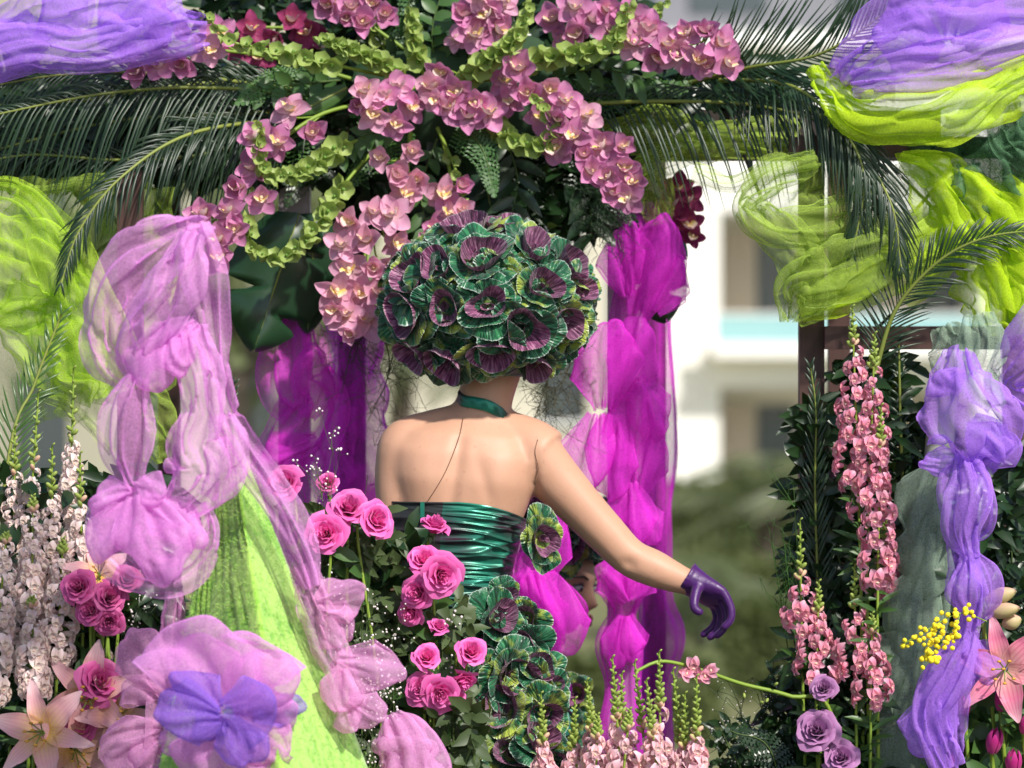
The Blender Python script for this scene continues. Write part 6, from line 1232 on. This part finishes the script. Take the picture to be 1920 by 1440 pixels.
# roses
gr = 'pink roses bunched beside the dancer'
for lab, x, y, Y, rp, f, v in [('open pink rose half behind the pink drape', 535, 905, -.38, 38, (-.2, -1, .3), 1), ('open pink rose facing out under the ruffle edge', 612, 1000, -.46, 40, (-.1, -1, .1), 2), ('large pink rose above the facing rose', 655, 952, -.42, 44, (.1, -1, .7), 1), ('pink rose next to the bare back', 705, 975, -.42, 42, (.7, -1, .3), 1), ('single pink rose bud on a slanting stem against the bodice', 815, 985, -.34, 36, (.35, -.35, 1), 0), ('pink rose at the top of the tight cluster', 795, 1050, -.38, 36, (-.1, -1, .7), 1), ('largest pink rose of the tight cluster', 828, 1078, -.42, 42, (.3, -1, -.1), 2), ('pink rose under the largest one', 782, 1112, -.4, 36, (-.4, -1, .0), 1), ('rumpled pink rose at the cluster foot', 770, 1150, -.38, 34, (-.5, -1, -.3), 0), ('narrow pink rose among the baby\'s breath', 822, 1175, -.38, 26, (.3, -.6, .8), 0), ('pink rose bud with a green stem crossing above', 800, 1232, -.42, 34, (.1, -1, .5), 0), ('cupped pink rose against the kale train', 884, 1222, -.42, 38, (.2, -1, .6), 0), ('pink rose turned down below the cupped one', 868, 1275, -.4, 36, (.2, -.6, -.8), 0), ('frilled pink rose low in the bunch', 790, 1292, -.42, 34, (-.4, -1, .2), 2), ('frilled pink rose touching the low one', 825, 1300, -.43, 38, (.1, -1, -.2), 2), ('small pink rose between the kale and the frilled roses', 855, 1310, -.39, 26, (.5, -1, .0), 0), ('pink rose in the shade over the foliage', 615, 905, -.34, 26, (.0, -1, .3), 0)]:
    rose(lab, (x, y, Y), f, rp * .9, FZ(max(600, min(x, 880)), -.38), 'rose', v, gr)
for lab, x, y, rp, f in [('magenta rose tucked under the pink drape', 148, 1100, 34, (-.2, -1, .3)), ('magenta rose against the lily bud', 205, 1120, 34, (.2, -1, .2)), ('magenta rose in the bow\'s shade', 240, 1085, 28, (.3, -1, .5)), ('dark magenta rose low by the lily', 205, 1165, 30, (.1, -1, -.2)), ('magenta rose set in the yellow hearted lily', 188, 1278, 46, (.3, -1, .4)), ('magenta rose between two lilies', 150, 1355, 36, (-.1, -1, .2)), ('magenta rose behind the rose set in the lily', 170, 1145, 30, (-.3, -1, .2))]:
    rose(lab, (x, y, -.52), f, rp, FZ(min(x, 200), -.48), 'rose_m', 1, 'magenta roses in the lilies bed', 2)
for lab, x, y, rp in [('mauve rose at the foot of the brown post', 1532, 1370, 42), ('mauve rose below the first mauve one', 1578, 1420, 36), ('dusky mauve rose above the pair at the post', 1545, 1290, 26)]: rose(lab, (x, y, -.16), (-.2, -1, .4), rp, FZ(x + 10, -.12), 'rose_v', 1, 'mauve roses at the post', 3)
# lilies, tulips, mimosa
lily('wide open blush lily low in the bed', (85, 1375, -.56), (-.25, -1, .25), 92, FZ(70, -.5), 'lily', .3, 'lilies'); lily('blush lily with a yellow heart behind the magenta rose', (175, 1305, -.5), (-.3, -1, .1), 92, FZ(150, -.45), 'lily', .9, 'lilies'); lily('blush lily lit from above under the pink drape', (185, 1085, -.46), (.2, -.8, .7), 66, FZ(150, -.42), 'lily', .2, 'lilies'); lily('blush lily turned sideways beside the open one', (135, 1400, -.52), (.5, -1, -.1), 84, FZ(120, -.48), 'lily', .0, 'lilies'); lily('blush lily partly behind the dusky puffs', (215, 1345, -.5), (.6, -1, .2), 76, FZ(190, -.46), 'lily', .5, 'lilies')
lily('rose pink spotted lily beside the purple garland', (1885, 1255, -.22), (-.2, -1, .15), 90, FZ(1890, -.15), 'lily_m', .25, 'lilies')
for lab, a, b in [('closed peach lily bud above the spotted lily', (1850, 1125, -.2), (1905, 1108, -.22)), ('closed yellowish lily bud above the spotted lily', (1850, 1150, -.2), (1912, 1140, -.23)), ('small pink lily bud beside the yellowish one', (1880, 1172, -.2), (1915, 1160, -.21))]:
    pa_, pb_ = P(*a), P(*b); ft2 = P(*FZ(1870, -.15)); t = thing('lily_bud', lab, 'lily bud', ft2, 'lily buds'); q = cr([pa_, (pa_ + pb_) / 2, pb_], 14); s_ = np.linspace(0, 1, 14); obj('bud', MB().tube(q, .0165 * np.sin(math.pi * (.08 + .88 * s_)) ** .8, 10), M['bud_p'], t); obj('stem', MB().tube(cr([ft2, (ft2 + pa_) / 2 + [.01, .02, 0], pa_ + [-.01, 0, 0], pa_], 16), .0032, 6), M['stem'], t)
for lab, x, y, rp, ln_ in [('magenta tulip just under the spotted lily', 1878, 1325, 19, .15), ('magenta tulip in the middle of the tulip leaves', 1861, 1405, 19, .2), ('magenta tulip close against the purple garland', 1809, 1335, 15, -.1), ('magenta tulip at the lowest edge of the bed', 1900, 1445, 19, .0), ('magenta tulip bud peeping under the garland end', 1785, 1440, 13, .0), ('magenta tulip at the outer bed edge', 1920, 1370, 14, .2)]: tulip(lab, (x, y, -.2), rp * 1.35, FZ(x, -.15), ln_, 'magenta tulips')
t = thing('mimosa_sprig', 'yellow mimosa sprig laid across the purple garland', 'mimosa', P(1850, 1165, -.27)); r = random.Random(9); sm = MB()
for path in ([(1850, 1165, -.27), (1800, 1150, -.32), (1740, 1180, -.34), (1690, 1210, -.34)], [(1800, 1152, -.32), (1785, 1195, -.34), (1740, 1232, -.34)], [(1770, 1165, -.33), (1745, 1200, -.34), (1735, 1238, -.34)]):
    q = pth(path, 20); sm.tube(q, .0014, 5)
    for k in range(34):
        c = q[r.randrange(4, 20)] + np.array([r.gauss(0, .007), r.gauss(-.004, .006), r.gauss(0, .008)]); pm = MB(); pm.ell((0, 0, 0), (1, 1, 1), 6, 8)
        if k == 0 and 'POM' not in globals(): POM = pm.mesh('pompom', M['mimosa'])
        inst('pompom', POM, t, basis(c, (0, -1, .1), (0, 0, 1), r.uniform(.0042, .0064)))
obj('stem', sm, M['stem'], t)
# baby's breath and bed foliage
for lab, root, tips in [("baby's breath beside the top pink roses", FZ(640, -.33), [(600, 870, -.34), (625, 850, -.34), (615, 930, -.36), (690, 890, -.34)]), ("baby's breath under the facing rose", FZ(660, -.36), [(650, 1060, -.4), (690, 1090, -.4), (680, 1130, -.4)]), ("baby's breath beside the pale ruffle", FZ(720, -.38), [(705, 1240, -.42), (720, 1290, -.42), (700, 1330, -.42), (735, 1200, -.4)]), ("baby's breath amid the low roses", FZ(840, -.36), [(830, 1190, -.38), (850, 1330, -.4), (870, 1400, -.4)])]:
    wisp(lab, root, tips, 'stem_d', 'gyp', 'babys_breath', "baby's breath", "baby's breath in the rose bunch", 5, .018, .0008, .0026)
wisp('fine feathery sprig behind the low magenta roses', FZ(150, -.36), [(220, 1190, -.44), (260, 1140, -.44), (200, 1220, -.44), (240, 1240, -.44)], 'stem_d', 'gyp', n=6, spread=.025, rad=.0008, dr=.0022)
Fd('dark palm frond in shade under the flat one at the beam', [(600, 210, .4), (400, 215, .3), (200, 230, .26), (-80, 300, .24)], .18, 54, 60, .6); Fd('topmost dark palm frond edging the purple heap', [(520, 150, .42), (340, 160, .3), (140, 190, .26), (-80, 200, .24)], .18, 54, 58, .6)
shrub('dense dark leaves behind the palm fronds above the lime drapes', [(-60, 150, 320, 330, .34, .6), (300, 130, 620, 330, .4, .6)], (560, 240, .47), 1700, .085, .034, 'dark_leaf', 'leaf_cluster', stems=26)
shrub('dark leaves under the pale snapdragons', [(-40, 900, 320, 1500, -.35, -.08), (180, 1080, 330, 1500, -.42, -.2)], FZ(80, -.3), 1500, .075, .028, 'dark_leaf'); shrub('grey green leaves around the rose stems', [(600, 1010, 760, 1300, -.34, -.24), (680, 1120, 880, 1500, -.36, -.26), (560, 960, 720, 1060, -.36, -.28)], FZ(740, -.34), 620, .05, .026, 'olive_leaf'); shrub('fresh leaves at the foot of the kale train', [(820, 1330, 900, 1500, -.44, -.34)], FZ(860, -.38), 110, .05, .026, 'olive_leaf')
shrub('dark leaves behind the rose bunch', [(590, 1000, 800, 1500, -.28, -.2)], FZ(700, -.3), 500, .07, .03, 'dark_leaf')
shrub('dark foliage packed on the trellis behind the snapdragons', [(1500, 760, 1780, 1500, .02, .16), (1560, 680, 1700, 800, .04, .16), (1780, 850, 1960, 1500, -.08, .15), (1500, 1200, 1660, 1500, -.1, .1)], FZ(1700, .05), 2600, .07, .026, 'dark_leaf'); shrub('tulip bed leaves beneath the spotted lily', [(1790, 1300, 1960, 1500, -.16, -.05)], FZ(1880, -.12), 160, .12, .034, 'mid_leaf')
shrub('low dark shrub spilling past the brown post', [(1340, 1360, 1560, 1500, -.05, .12), (1440, 1260, 1540, 1400, -.02, .12), (1500, 1300, 1640, 1500, -.1, .1)], FZ(1500, .0), 900, .04, .016, 'dark_leaf'); wisp('feathery shrub sprays past the brown post', FZ(1500, .05), [(1350, 1400, .0), (1390, 1340, .0), (1450, 1240, .02), (1420, 1300, .0), (1470, 1300, 0)], 'dark_leaf', 'gyp', n=10, spread=.03, dr=.0012)
for lab, path in [('dark fern behind the garland near the lily buds', [FZ(1900, .0), (1900, 1150, -.02), (1890, 900, -.04)]), ('dark fern at the outer edge behind the garland', [FZ(1960, .0), (1950, 1150, -.02), (1940, 860, -.04)]), ('fern leaning out over the bent stem', [FZ(1480, -.05), (1450, 1420, -.08), (1370, 1370, -.1)])]: fern(lab, path, .10, 34, 'dark_leaf', 'fern fronds in the beds')
